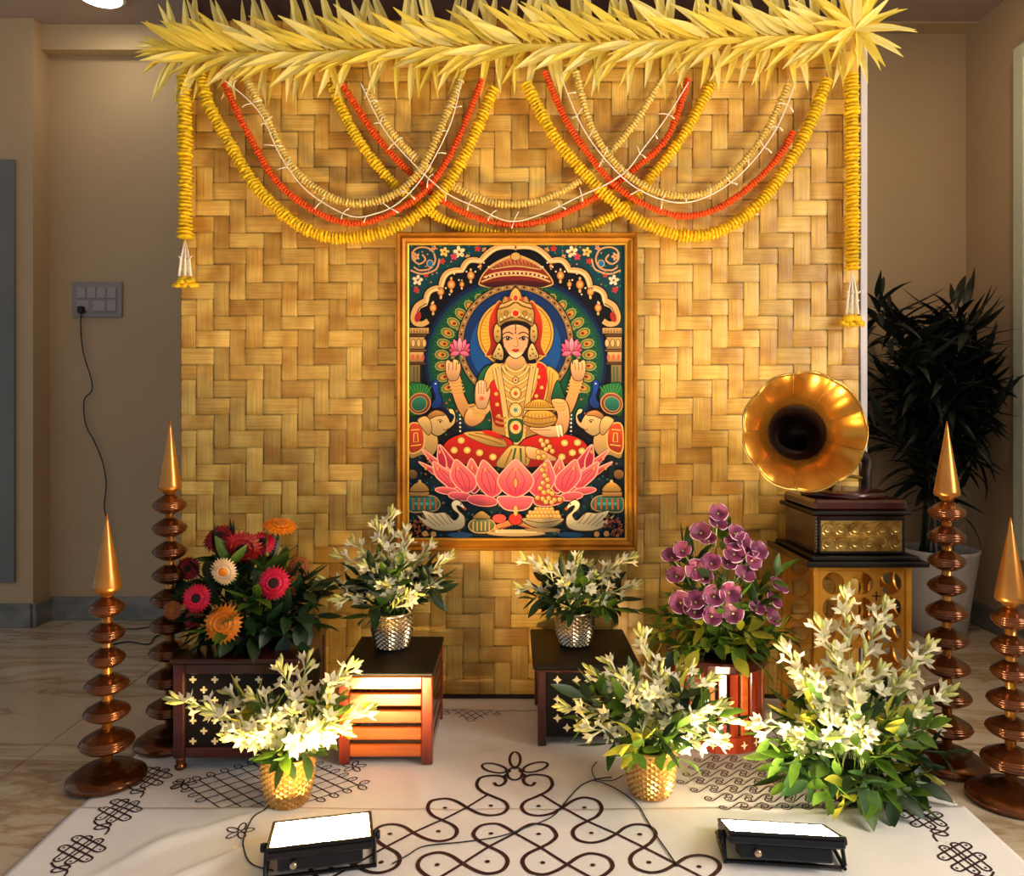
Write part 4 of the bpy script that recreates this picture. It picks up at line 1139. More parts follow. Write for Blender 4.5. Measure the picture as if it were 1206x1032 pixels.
moulding('inner_bead', [(-.004, .004), (-.003, .0115), (.001, .0135), (.004, .0115), (.004, .006)], M_frame2)
MB().box((cxp - pl.x, PIY + .009 - pl.y, czp - pl.z), (2 * hx + .02, .008, 2 * hz + .02)).build('back_board', M_dark, pic)
# ================================================================== turned copper pillars
def disc_prof(r, h):
    return [(q * r, z * h) for q, z in ((.22, -.5), (.5, -.42), (.74, -.31), (.86, -.22), (.87, -.20), (.915, -.185), (.925, -.15), (.91, -.125), (.90, -.105), (.975, -.085), (1.0, -.045), (.985, -.01), (.925, .005),
            (.955, .025), (.96, .06), (.94, .085), (.87, .1), (.89, .12), (.885, .145), (.82, .165), (.68, .27), (.46, .39), (.22, .5))]
def pillar(name, label, loc, discs, cone, base_r, group):
    t = thing(name, label, 'pillar', loc, group=group)
    b = MB(); b.sm = True
    b.lathe([(base_r * .93, 0), (base_r, .008), (base_r * .99, .016), (base_r * .9, .022), (base_r * .74, .034), (base_r * .70, .033), (base_r * .6, .042), (base_r * .56, .041), (base_r * .3, .052), (.018, .056)], 40)
    b.build('base', M_copper, t)
    z0, z1 = .05, cone[0]
    MB().tube([(0, 0, z0), (0, 0, z1)], .0135, 14).build('stem', M_coppergold, t, True)
    for (z, r, h) in discs:
        b = MB(); b.sm = True; b.lathe(disc_prof(r, h), 36, (0, 0, z)); b.build('disc', M_copper, t)
    zc, zt, rc = cone
    b = MB(); b.sm = True
    b.lathe([(rc * .5, zc - .012), (rc * .62, zc - .004), (rc * .9, zc), (rc * 1.02, zc + .006), (rc, zc + .014), (rc * .86, zc + .2 * (zt - zc)), (rc * .6, zc + .45 * (zt - zc)), (rc * .33, zc + .7 * (zt - zc)), (rc * .15, zc + .88 * (zt - zc)), (.0015, zt)], 32)
    b.build('finial', M_coppergold, t)
    return t
tall = [(.731, .050, .062), (.661, .051, .062), (.590, .051, .062), (.518, .052, .062), (.444, .057, .064), (.366, .060, .064), (.285, .061, .064), (.202, .065, .066), (.113, .068, .066)]
short = [(.478, .047, .060), (.408, .047, .060), (.340, .048, .060), (.267, .057, .060), (.192, .060, .060), (.110, .071, .070)]
pillar('copper_pillar', 'tall stacked-disc copper pillar close behind the gerbera chest', (-1.043, 2.33, .004), tall, (.775, .99, .034), .103, 'stacked-disc copper pillars')
pillar('copper_pillar', 'tall stacked-disc copper pillar in front of the bamboo plant pot', (1.252, 2.20, 0), tall, (.775, .99, .034), .108, 'stacked-disc copper pillars')
pillar('copper_pillar', 'short stacked-disc copper pillar below the switch plate wall', (-1.113, 2.10, .004), short, (.523, .735, .037), .102, 'stacked-disc copper pillars')
pillar('copper_pillar', 'short stacked-disc copper pillar beside the tall one near the window', (1.305, 2.0, 0), short, (.523, .742, .037), .106, 'stacked-disc copper pillars')

# ================================================================== stools and stands
def cross_mesh(s, t, d):
    a, w_ = s, t
    return MB().prism([(-w_, -a), (w_, -a), (w_, -w_), (a, -w_), (a, w_), (w_, w_), (w_, a), (-w_, a), (-w_, w_), (-a, w_), (-a, -w_), (-w_, -w_)], -d, 0)
# chest with cross inlays
cx0, cx1, cyf, cd, chh = -.955, -.602, 2.15, .33, .318
t = thing('inlaid_chest', 'dark mahogany chest stool with rows of pale cross inlays', 'stool', ((cx0 + cx1) / 2, cyf + cd / 2, .004))
cw = cx1 - cx0
for sx in (-1, 1):
    for sy in (-1, 1):
        px_, py_ = sx * (cw / 2 - .016), sy * (cd / 2 - .016)
        p = MB(); p.box((px_, py_, .17), (.032, .032, .27), bev=.004)
        o = p.build('leg', M_mahog, t)
        b = MB(); b.sm = True
        b.lathe([(.010, 0), (.016, .004), (.017, .012), (.011, .018), (.014, .024), (.011, .029), (.016, .036)], 16, (px_, py_, 0)); b.build('turned_foot', M_copper, o)
for (z, h) in ((.052, .03), (.288, .03)):
    for sy in (-1, 1): MB().box((0, sy * (cd / 2 - .014), z), (cw - .064, .022, h), bev=.003).build('rail', M_mahog, t)
    for sx in (-1, 1): MB().box((sx * (cw / 2 - .014), 0, z), (.022, cd - .064, h), bev=.003).build('rail', M_mahog, t)
for sy in (-1, 1): MB().box((0, sy * (cd / 2 - .018), .17), (cw - .064, .012, .206)).build('panel', M_black, t)
for sx in (-1, 1): MB().box((sx * (cw / 2 - .018), 0, .17), (.012, cd - .064, .206)).build('panel', M_black, t)
MB().box((0, 0, .3105), (cw + .012, cd + .012, .015), bev=.004).build('top', M_mahog, t)
me_cross = cross_mesh(.0095, .0028, .0015).mesh('cross_inlay', M_inlay)
for r_ in range(7):
    for c_ in range(5):
        if r_ % 2 and c_ == 4: continue
        link('cross_inlay', me_cross, t, (-.124 + c_ * .062 + (.031 if r_ % 2 else 0), -cd / 2 + .0118, .256 - r_ * .029))
CH_TOP = .322
# slatted crate stool
sx0, sx1, syf, sd, sh = -.498, -.228, 2.19, .345, .262
t = thing('slatted_stool', 'orange teak stool with horizontal slats and black top', 'stool', ((sx0 + sx1) / 2, syf + sd / 2, .004))
sw = sx1 - sx0
for ix in (-1, 1):
    for iy in (-1, 1): MB().box((ix * (sw / 2 - .016), iy * (sd / 2 - .014), sh / 2 - .004), (.032, .028, sh - .008), bev=.003).build('leg', M_redwood, t)
for k in range(5):
    z = .234 - k * .0485
    for iy in (-1, 1): MB().box((0, iy * (sd / 2 - .012), z), (sw - .062, .016, .037), bev=.003).build('slat', M_wood, t)
    for ix in (-1, 1): MB().box((ix * (sw / 2 - .012), 0, z), (.016, sd - .056, .037), bev=.003).build('slat', M_mahog, t)
MB().box((0, 0, sh - .002), (sw + .004, sd + .004, .012), bev=.003).build('top', M_black, t)
SL_TOP = .004 + sh + .004
# dark box with diamond inlays
dx0, dx1, dyf, dd, dh = .078, .372, 2.31, .345, .252
t = thing('inlaid_box', 'black box stool with pale diamond inlays under the overhanging lid', 'stool', ((dx0 + dx1) / 2, dyf + dd / 2, .004))
dw = dx1 - dx0
for ix in (-1, 1):
    for iy in (-1, 1): MB().box((ix * (dw / 2 - .013), iy * (dd / 2 - .013), .118), (.026, .026, .236), bev=.003).build('leg', M_mahog, t)
for iy in (-1, 1): MB().box((0, iy * (dd / 2 - .014), .128), (dw - .05, .014, .2)).build('panel', M_black, t)
for ix in (-1, 1): MB().box((ix * (dw / 2 - .014), 0, .128), (.014, dd - .05, .2)).build('panel', M_black, t)
MB().box((0, 0, .244), (dw + .03, dd + .03, .016), bev=.004).build('lid', M_black, t)
MB().box((0, 0, .231), (dw + .012, dd + .012, .012), bev=.004).build('lid_moulding', M_mahog, t)
for ix in (-1, 1): MB().box((ix * (dw / 2 + .006), -dd / 2 - .012, .244), (.006, .006, .012), bev=.002).build('corner_stud', M_silver, t)
me_dia = MB().prism([(0, -.0135), (.0045, -.0045), (.0135, 0), (.0045, .0045), (0, .0135), (-.0045, .0045), (-.0135, 0), (-.0045, -.0045)], -.0015, 0).mesh('diamond_inlay', M_inlay)
for r_ in range(6):
    for c_ in range(4 if r_ % 2 == 0 else 3):
        link('diamond_inlay', me_dia, t, (-.087 + c_ * .058 + (.029 if r_ % 2 else 0), -dd / 2 + .0068, .200 - r_ * .029))
DB_TOP = .004 + .252
# round drum stool of upright slats
dr, dY, dX = .150, 2.40, .640
t = thing('drum_stool', 'round red teak drum stool of upright slats', 'stool', (dX, dY, .004))
b = MB(); b.sm = False
b.lathe([(dr - .012, .0), (dr, .004), (dr, .05), (dr - .006, .054), (dr - .02, .054), (dr - .02, 0)], 48, closed_top=False, closed_bot=False).build('base_ring', M_redwood, t)
MB().lathe([(dr - .02, .236), (dr - .002, .236), (dr + .004, .242), (dr + .004, .262), (dr - .002, .268), (.01, .268)], 48).build('top', M_mahog, t)
for k in range(26):
    a = 2 * math.pi * k / 26
    M3 = Matrix.Rotation(a, 3, 'Z')
    MB().box(M3 @ Vector((dr - .011, 0, .145)), (.010, .024, .186), M3, bev=.002).build('slat', M_redwood if k % 3 else M_wood, t)
MB().tube([(0, 0, .05), (0, 0, .24)], .03, 12).build('core_post', M_black, t)
me_star = MB().prism([(math.sin(math.pi * k / 4) * (.0125 if k % 2 == 0 else .0045), math.cos(math.pi * k / 4) * (.0125 if k % 2 == 0 else .0045)) for k in range(8)], -.0012, .002).mesh('star_inlay', M_inlay)
for k in range(20):
    a = 2 * math.pi * k / 20
    link('star_inlay', me_star, t, M=Matrix.Translation((math.cos(a) * dr, math.sin(a) * dr, .027)) @ Matrix.Rotation(a + math.pi / 2, 4, 'Z'))
DR_TOP = .272

# gold jali stand
gx0, gx1, gyf, gd, gh = .922, 1.222, 2.335, .29, .543
gX, gYc = (gx0 + gx1) / 2, gyf + gd / 2
t = thing('jali_stand', 'tall gold stand with round cut-outs under the gramophone', 'stand', (gX, gYc, .004))
gw = gx1 - gx0
for ix in (-1, 1):
    for iy in (-1, 1): MB().box((ix * (gw / 2 - .009), iy * (gd / 2 - .009), gh / 2), (.018, .018, gh), bev=.002).build('leg', M_gold, t)
def jali(name, wd, z0, z1, M):
    """sheet pierced with rows of round holes, built cell by cell"""
    b = MB(); cs_ = .0755; nx = int(wd / cs_); nz = int((z1 - z0) / cs_); cw_ = wd / nx; chz = (z1 - z0) / nz; r_ = .034; n = 24; th = .003
    for i in range(nx):
        for j in range(nz):
            cx_, cz_ = -wd / 2 + (i + .5) * cw_, z0 + (j + .5) * chz
            vs = []; fs = []
            for y_ in (-th, th):
                for k in range(n):
                    a = 2 * math.pi * k / n; c, s_ = math.cos(a), math.sin(a)
                    m_ = max(abs(c), abs(s_))
                    vs.append((cx_ + r_ * c, y_, cz_ + r_ * s_)); vs.append((cx_ + c / m_ * cw_ / 2, y_, cz_ + s_ / m_ * chz / 2))
            for k in range(n):
                k2 = (k + 1) % n
                fs += [(2 * k, 2 * k + 1, 2 * k2 + 1, 2 * k2), (2 * n + 2 * k, 2 * n + 2 * k2, 2 * n + 2 * k2 + 1, 2 * n + 2 * k + 1), (2 * k, 2 * k2, 2 * n + 2 * k2, 2 * n + 2 * k)]
            b.add([M @ Vector(v) for v in vs], fs)
    return b.build(name, M_gold, t)
RZ = Matrix.Rotation(math.pi / 2, 3, 'Z')
for iy in (-1, 1): jali('pierced_panel', gw - .036, .22, .525, Matrix.Translation((0, iy * (gd / 2 - .009), 0)))
for ix in (1,): jali('pierced_panel', gd - .036, .22, .525, Matrix.Translation((ix * (gw / 2 - .009), 0, 0)) @ RZ.to_4x4())
me_plus = cross_mesh(.014, .0018, .001).mesh('cross_slot', M_black)
for i in range(1, 3):
    for j in range(1, 4):
        link('cross_slot', me_plus, t, (-.132 + i * .088, -gd / 2 + .0058, .22 + j * .076))
for z in (.534, .212, .03):
    for iy in (-1, 1): MB().box((0, iy * (gd / 2 - .009), z), (gw - .036, .016, .018), bev=.002).build('rail', M_gold, t)
    for ix in (-1, 1): MB().box((ix * (gw / 2 - .009), 0, z), (.016, gd - .036, .018), bev=.002).build('rail', M_gold, t)
MB().box((0, 0, gh - .002), (gw, gd, .006)).build('top', M_gold, t)
GT = .004 + gh + .001

# ================================================================== gramophone
t = thing('gramophone', 'old gramophone with wine-dark box and scalloped brass horn', 'gramophone', (gX, gYc, GT))
b = MB()
b.box((0, -.005, .008), (gw + .07, gd + .07, .016), bev=.004); b.box((0, -.005, .022), (gw + .03, gd + .03, .014), bev=.004)
b.build('plinth', M_black, t)
MB().box((-gw / 2 - .034, -.005, .012), (.005, gd + .06, .02), bev=.001).build('plinth_edge', M_wine, t)
MB().box((0, 0, .09), (gw - .02, gd - .03, .125), bev=.006).build('case', M_wine, t)
MB().box((0, 0, .158), (gw + .01, gd, .012), bev=.004).build('case_moulding', M_black, t)
MB().box((0, 0, .180), (gw - .012, gd - .02, .034), bev=.008).build('case_lid', M_wine, t)
b = MB()                                   # embossed brass front, with raised scrolls
yb_ = -(gd - .03) / 2
b.box((0, yb_ - .003, .088), (.25, .006, .096))
rb = random.Random(5)
for i in range(6):
    for j in range(2):
        cx_, cz_ = -.105 + i * .042, .066 + j * .044
        pts = []
        for k in range(26):
            a = k * .42; r_ = .002 + .00075 * k
            pts.append((max(-.122, min(.122, cx_ + r_ * math.cos(a * (1 if (i + j) % 2 else -1)))), yb_ - .0065, max(.043, min(.133, cz_ + r_ * math.sin(a)))))
        b.tube(pts, .0018, 5)
for k in range(34): b.tube([(rb.uniform(-.118, .118), yb_ - .0065, rb.uniform(.046, .13)) for _ in range(1)] + [(rb.uniform(-.118, .118), yb_ - .0062, .088)], .0009, 4)
b.build('brass_panel', M_emboss, t)
b = MB()
for (x, z, dx, dz) in ((0, .139, .266, .008), (0, .037, .266, .008), (-.129, .088, .008, .11), (.129, .088, .008, .11)): b.box((x, yb_ - .004, z), (dx, .01, dz), bev=.002)
b.build('panel_frame', M_black, t)
for k in range(9): MB().box((-.1365, yb_ - .002, .052 + k * .01), (.003, .003, .004)).build('stud', M_silver, t)
b = MB(); b.sm = True
b.lathe([(.122, .196), (.128, .200), (.128, .212), (.122, .216), (.04, .217), (.006, .219)], 40, (.0, .0, 0)); b.build('turntable', M_wine, t)
MB().tube([(.0, 0, .216), (.0, 0, .228)], .003, 8).build('spindle', M_silver, t)
# horn: scalloped lobes, throat turning down behind to the case
hc = PX(947, 508, 2.30) - Vector((gX, gYc, GT))
axis = Vector((.16, 1.0, -.06)).normalized()
Xh = Vector((0, 0, 1)).cross(axis).normalized(); Zh = axis.cross(Xh)
NL = 9; seg = NL * 8
prof = [(.180, 0.0), (.173, .004), (.155, .018), (.130, .042), (.108, .068), (.092, .096), (.086, .112)]
b = MB(); b.sm = True
vs = []; fs = []
for i, (r_, d_) in enumerate(prof):
    for k in range(seg):
        a = 2 * math.pi * (k + .0) / seg
        ph = (a * NL / (2 * math.pi)) % 1.0
        lobe = math.sin(math.pi * ph)
        wgt = (r_ - .07) / .11
        rr_ = r_ * (1 + .035 * wgt * (lobe - .6))
        p = hc + Xh * rr_ * math.cos(a) + Zh * rr_ * math.sin(a) + axis * (d_ + .012 * wgt * (lobe - .5) * (1 if i else 1))
        vs.append(p)
for i in range(len(prof) - 1):
    for k in range(seg):
        k2 = (k + 1) % seg
        fs.append((i * seg + k, i * seg + k2, (i + 1) * seg + k2, (i + 1) * seg + k))
b.add(vs, fs)
horn = b.build('horn', M_horn, t)
md = horn.modifiers.new('solid', 'SOLIDIFY'); md.thickness = .0015
b = MB(); b.sm = True
b.tube([vs[k] for k in range(seg)] + [vs[0]], .0026, 6, False); b.build('rolled_rim', M_emboss, horn)
b = MB()
for q in range(NL):
    k = q * 8
    b.tube([vs[i * seg + k] - axis * .001 for i in range(len(prof))], .0016, 5)
b.build('petal_seams', M_emboss, horn, True)
b = MB(); b.sm = True
e0 = hc + axis * .110
tp = catmull([e0, e0 + axis * .06 + Vector((.01, 0, -.01)), e0 + axis * .105 + Vector((.035, 0, -.05)), Vector((.115, .115, .32)), Vector((.128, .112, .25)), Vector((.128, .11, .195))], 6)
n_ = len(tp)
b.tube(tp, [.087 - .067 * min(1, (k / (n_ * .5))) if k < n_ * .5 else .020 - .004 * (k - n_ * .5) / (n_ * .5) for k in range(n_)], 24, False)
b.build('throat_pipe', M_throat, t)
b = MB(); b.sm = True
b.lathe([(.016, -.012), (.03, -.01), (.034, 0), (.03, .01), (.016, .012)], 20, Vector((-.04, .01, .245)), Matrix.Rotation(math.pi / 2, 3, 'Y')); b.build('sound_box', M_emboss, t)
MB().tube(catmull([(-.03, .01, .246), (.02, .05, .25), (.07, .09, .25), (.125, .112, .24)], 5), .006, 8).build('tone_arm', M_emboss, t, True)
MB().tube([(gw / 2 - .012, .03, .09), (gw / 2 + .03, .03, .09), (gw / 2 + .03, .03, .05)], .004, 8).build('crank', M_silver, t)

# ================================================================== potted bamboo plant
pX, pY = 1.955, 3.50
t = thing('planter_pot', 'tapered pale grey planter pot behind the copper pillars', 'pot', (pX, pY, 0))
b = MB(); b.sm = True
b.lathe([(.10, 0), (.112, .004), (.135, .18), (.163, .37), (.168, .385), (.158, .387), (.15, .36), (.15, .345)], 40, closed_top=False); b.build('shell', M_pot, t)
MB().lathe([(.151, .342), (.1, .348), (.02, .352)], 24, closed_bot=False).build('soil', M_soil, t, True)
t = thing('bamboo_plant', 'dark leafy potted bamboo standing against the side wall', 'plant', (pX, pY, .345))
me_bl = [leaf_mesh('bamboo_leaf', .19, .030, M_bam_leaf, .25, bn, 5, .3) for bn in (.15, .3, -.1)]
rp = random.Random(21)
canes = []
tips = [(1030, 350), (1052, 365), (1080, 372), (1100, 385), (1126, 352), (1140, 372), (1160, 385), (1172, 425), (1150, 450), (1110, 430), (1065, 420), (1040, 430), (1180, 470), (1035, 500)]
for k, (tx, ty) in enumerate(tips):
    Yt = pY + rp.uniform(-.22, .06)
    tip = PX(tx, ty + 10, Yt) - Vector((pX, pY, .345))
    base_ = Vector((rp.uniform(-.07, .07), rp.uniform(-.07, .07), 0))
    mid = base_.lerp(tip, .5) + Vector(((base_.x - tip.x) * .25, 0, .08))
    cv = catmull([base_, mid, tip], 8)
    MB().tube(cv, [.006 - .004 * q / (len(cv) - 1) for q in range(len(cv))], 6).build('cane', M_cane, t, True)
    canes.append(cv)
cnt = 0; fol = MB()
for k, cv in enumerate(canes):
    for q0 in range(60):
        q = q0 if q0 < 21 else 3 + q0 % 17
        s_ = (.30 if q0 < 21 else .42) + (.70 if q0 < 21 else .58) * (q / 20.0)
        i = min(len(cv) - 2, int(s_ * (len(cv) - 1))); f_ = s_ * (len(cv) - 1) - i
        p = cv[i].lerp(cv[i + 1], min(1, f_)) if q < 20 else cv[-1]
        a = rp.uniform(0, 2 * math.pi)
        rad = rp.uniform(.5, 1.0)
        d = Vector((math.cos(a) * rad, math.sin(a) * rad * .8, rp.uniform(-.35, .75)))
        tw = p + d * rp.uniform(0.0, .07)
        wx = tw.x + pX
        sc_ = rp.uniform(.85, 1.3)
        tw.x = min(tw.x, RX - .09 - pX); tw.y = min(tw.y, WY - .09 - pY)
        d.normalize()
        if tw.x + pX + d.x * .2 * sc_ > RX - .07: d.x = (RX - .07 - pX - tw.x) / (.2 * sc_)
        if tw.y + pY + d.y * .2 * sc_ > WY - .07: d.y = (WY - .07 - pY - tw.y) / (.2 * sc_)
        ln = math.sqrt(max(.05, 1 - min(.9, d.x ** 2 + d.y ** 2)))
        d.z = math.copysign(ln, d.z)
        Mx = basis(d, (0, 0, 1), sc_, tw, rp.uniform(-.6, .6)); me_ = me_bl[q % 3]
        if q0 < 21: link('leaf', me_, t, M=Mx)
        else: fol.add([Mx @ v_.co for v_ in me_.vertices], [tuple(p_.vertices) for p_ in me_.polygons])
        cnt += 1

fol.build('foliage', M_bam_leaf, t)['kind'] = 'stuff'

# ================================================================== flower arrangements
rf = random.Random(11)
def petal_pts(L, wd, lift, a, tube_len):
    c, s_ = math.cos(a), math.sin(a)
    out = []
    for (x, y_, z) in ((tube_len, -wd * .3, 0), (tube_len, wd * .3, 0), (tube_len + L * .45 * lift, wd, L * .5), (tube_len + L * lift, 0, L), (tube_len + L * .45 * lift, -wd, L * .5)):
        out.append((x, y_ * c - (z + .0025) * s_, y_ * s_ + (z + .0025) * c))
    return out
def floret_mesh(op):
    b = MB()
    b.sm = True
    b.lathe([(.0016, 0), (.0022, .014), (.0036, .026)], 6, M=Matrix(((0, 0, 1), (1, 0, 0), (0, 1, 0))), closed_top=False)
    for k in range(6):
        p = petal_pts(.016 if op else .011, .0052, .55 if op else 1.6, k * math.pi / 3 + (.1 if k % 2 else 0), .025)
        b.add(p, [(0, 1, 2, 3, 4)])
    return b.mesh('floret', M_floret)
me_flo = [floret_mesh(True), floret_mesh(False)]
b = MB(); b.sm = True
b.lathe([(.0012, 0), (.0028, .008), (.0042, .018), (.0034, .026), (.0006, .032)], 6, M=Matrix(((0, 0, 1), (1, 0, 0), (0, 1, 0))))
me_bud = b.mesh('bud', M_bud)
me_lf = {}
for key, m_ in (('A', M_leafA), ('B', M_leafB), ('C', M_leafC)):
    me_lf[key] = [leaf_mesh('leaf', .072, .036, m_, .25, .12, 5, .45), leaf_mesh('leaf', .085, .031, m_, .3, -.1, 5, .4)]

def stem_label(kind, base_, tip, A, B, where):
    v = Vector(tip) - Vector(base_); L = v.length
    size = 'short' if L < .15 else ('middling' if L < .24 else ('long' if L < .34 else 'very long'))
    k = abs(v.x) / L; side = A if v.x < 0 else B
    if k < .22:
        lean = 'standing upright' if abs(v.y) < .35 * L else ('leaning out over the floor cloth' if v.y < 0 else 'leaning back to the backdrop')
    elif k < .5: lean = 'slanting towards ' + side
    elif k < .8: lean = 'leaning towards ' + side
    else: lean = 'stretching far towards ' + side
    return '%s %s %s, %s' % (size, kind, lean, where)
def tuberose(base_, tip, label, group, rad=1.0, nf=9, bushy=1.0):
    base_ = Vector(base_); tip = Vector(tip)
    t = thing('tuberose_stem', label, 'flower', base_, group=group)
    v = tip - base_
    hor = Vector((v.x, v.y, 0))
    mid = base_ + v * .5 - hor * .12 + Vector((0, 0, v.length * .07))
    cv = [p - base_ for p in catmull([base_, mid, tip], 8)]
    n = len(cv)
    MB().tube(cv, [.0028 - .0014 * q / (n - 1) for q in range(n)], 5).build('stem', M_stem, t, True)
    L = v.length; start = max(.25, 1 - .17 / max(L, .01))
    for q in range(nf):
        s_ = start + (1 - start) * (q / max(1, nf - 1)) ** .9
        fi = s_ * (n - 1); i = min(n - 2, int(fi)); p = cv[i].lerp(cv[i + 1], fi - i)
        d0 = (cv[i + 1] - cv[i]).normalized()
        a = q * 2.4 + rf.uniform(-.3, .3)
        o1 = d0.orthogonal().normalized(); o2 = d0.cross(o1)
        side = o1 * math.cos(a) + o2 * math.sin(a)
        sp = 1.0 - .65 * (q / nf)
        d = (d0 * 1.0 + side * sp * .95).normalized()
        sc_ = (1.5 - .45 * q / nf) * bushy
        if q < nf * .55: link('floret', me_flo[0], t, M=basis(d, (0, 0, 1), sc_, p, rf.uniform(0, 6)))
        elif q < nf * .72: link('floret', me_flo[1], t, M=basis(d, (0, 0, 1), sc_, p, rf.uniform(0, 6)))
        else: link('bud', me_bud, t, M=basis(d, (0, 0, 1), sc_ * 1.1, p, rf.uniform(0, 6)))
        if q % 3 == 0: link('bud', me_bud, t, M=basis((d0 - side * sp).normalized(), (0, 0, 1), sc_, p, 0))
    link('bud', me_bud, t, M=basis(cv[-1] - cv[-3], (0, 0, 1), .9 * bushy, cv[-1]))
    return t
def sprig(base_, tip, label, group, key, nl=7, ls=1.0):
    base_ = Vector(base_); tip = Vector(tip)
    t = thing('leafy_sprig', label, 'foliage', base_, group=group)
    v = tip - base_
    mid = base_ + v * .5 + Vector((0, 0, v.length * .12))
    cv = [p - base_ for p in catmull([base_, mid, tip], 6)]
    n = len(cv)
    MB().tube(cv, .0015, 4).build('stem', M_leafB if key != 'A' else M_leafA, t, True)
    for q in range(nl):
        s_ = .3 + .7 * q / (nl - 1)
        fi = s_ * (n - 1); i = min(n - 2, int(fi)); p = cv[i].lerp(cv[i + 1], fi - i)
        d0 = (cv[i + 1] - cv[i]).normalized()
        a = q * 2.4 + rf.uniform(-.4, .4)
        o1 = d0.orthogonal().normalized(); o2 = d0.cross(o1)
        side = o1 * math.cos(a) + o2 * math.sin(a)
        d = d0 * .6 + side * (.9 if q < nl - 1 else .1)
        link('leaf', me_lf[key][q % 2], t, M=basis(d, (0, 0, 1), ls * rf.uniform(.75, 1.15), p, rf.uniform(-.7, .7)))
    return t
def vase(name, label, loc, r, h, m, group):
    t = thing(name, label, 'vase', loc, group=group)
    n, k = 48, 15
    b = MB(); b.sm = False
    vs = []; fs = []
    def rad(z):
        u = z / h; return r * (.74 + .26 * math.sin(min(1, u * 1.5) * math.pi / 2) - .03 * max(0, u - .75) * 4)
    N2 = 20
    for j in range(k + 1):                   # diamond facets: raised studs in a lattice
        z = h * (.05 + .86 * j / k)
        for i in range(2 * N2):
            a = 2 * math.pi * i / (2 * N2)
            up = ((i + j) % 2 == 0)
            rr_ = rad(z) + (.0030 if up else -.0012)
            vs.append((rr_ * math.cos(a), rr_ * math.sin(a), z))
    for j in range(k):
        for i in range(2 * N2):
            i2 = (i + 1) % (2 * N2)
            A_, B_, C_, D_ = j * 2 * N2 + i, j * 2 * N2 + i2, (j + 1) * 2 * N2 + i2, (j + 1) * 2 * N2 + i
            if (i + j) % 2 == 0: fs += [(A_, B_, D_), (B_, C_, D_)]
            else: fs += [(A_, B_, C_), (A_, C_, D_)]
    b.add(vs, fs); b.build('studded_wall', m, t)
    b = MB(); b.sm = True
    b.lathe([(rad(0) * .9, 0), (rad(0), .002), (rad(h * .05) + .001, h * .05 + .001)], n, closed_top=False); b.build('foot', m, t)
    b = MB(); b.sm = True
    b.lathe([(rad(h * .91) - .001, h * .905), (rad(h) + .001, h * .93), (rad(h) + .002, h), (rad(h) - .003, h), (rad(h) - .004, h * .9)], n, closed_top=False, closed_bot=False); b.build('rim', m, t)
    MB().lathe([(rad(h) - .004, h * .9), (.005, h * .92)], 24, closed_bot=False).build('flower_foam', M_leafA, t)
    return Vector(loc) + Vector((0, 0, h * .9))

def arrangement(mouth, mr, Yc, tips, places, grpT, grpS, sprigs, keys, spread, nf=9, bushy=1.0, floor_z=0.0, skirt=0):
    for (tx, ty, dy) in tips:
        a = rf.uniform(0, 6.28)
        bs = mouth + Vector((mr * .6 * math.cos(a), mr * .6 * math.sin(a), 0))
        tp_ = PX(tx, ty, Yc + dy)
        tuberose(bs, tp_, stem_label('white tuberose', bs, tp_, *places), grpT, nf=nf + rf.randint(-1, 2), bushy=bushy)
    for k in range(sprigs + skirt):
        a = 2.4 * k + rf.uniform(-.3, .3); el = rf.uniform(.0, 1.15)
        Ls = spread * rf.uniform(.7, 1.05)
        if k >= sprigs: a = -math.pi / 2 + (k - sprigs - (skirt - 1) / 2) * 3.6 / skirt; el = rf.uniform(-.3, 0); Ls = spread * .75
        tip = mouth + Vector((math.cos(a) * math.cos(el) * Ls * 1.15, math.sin(a) * math.cos(el) * Ls * .8, math.sin(el) * Ls + .015))
        tip.z = max(tip.z, floor_z + .022); tip.y = min(tip.y, 2.64)
        bs = mouth + Vector((mr * .5 * math.cos(a), mr * .5 * math.sin(a), 0)); ky = keys[k % len(keys)]
        sprig(bs, tip, stem_label({'A': 'dark', 'B': 'green', 'C': 'lime'}[ky] + ' sprig', bs, tip, *places), grpS, ky, rf.randint(6, 8))
# gold pot in front of the cross-inlaid chest
vl = (-.582, 1.985, .006)
m = vase('studded_vase', 'gold studded pot of tuberoses on the floor before the inlaid chest', vl, .069, .128, M_goldpot, 'studded flower pots')
arrangement(m, .06, 1.985, [(207, 824, -.02), (248, 838, -.06), (270, 818, .05), (300, 822, -.03), (332, 787, .02), (362, 778, .10), (398, 800, .04), (414, 784, 0), (432, 838, -.06), (405, 862, -.1), (272, 868, -.1), (380, 858, -.12), (318, 850, -.11), (300, 866, -.13), (345, 838, -.08), (358, 868, -.13)],
            ('the copper pillars', 'the slatted stool', 'gold pot by the inlaid chest'), 'tuberoses before the inlaid chest', 'sprigs before the inlaid chest', 16, 'CBAB', .15)
# silver pot on the slatted stool
vl = (-.381, 2.425, SL_TOP)
m = vase('studded_vase', 'silver studded pot of tuberoses on the slatted stool', vl, .066, .115, M_silver, 'studded flower pots')
arrangement(m, .058, 2.425, [(460, 606, .04), (444, 620, .02), (478, 628, .03), (380, 684, -.02), (527, 658, 0), (400, 655, .05), (418, 640, .06), (505, 645, .06), (398, 705, -.08), (455, 690, -.1), (490, 700, -.1), (512, 690, -.02), (432, 668, -.05), (470, 660, -.03)],
            ('the gerberas', 'the picture', 'silver pot on the slatted stool'), 'tuberoses on the slatted stool', 'sprigs on the slatted stool', 18, 'AABA', .17, 8, floor_z=SL_TOP)
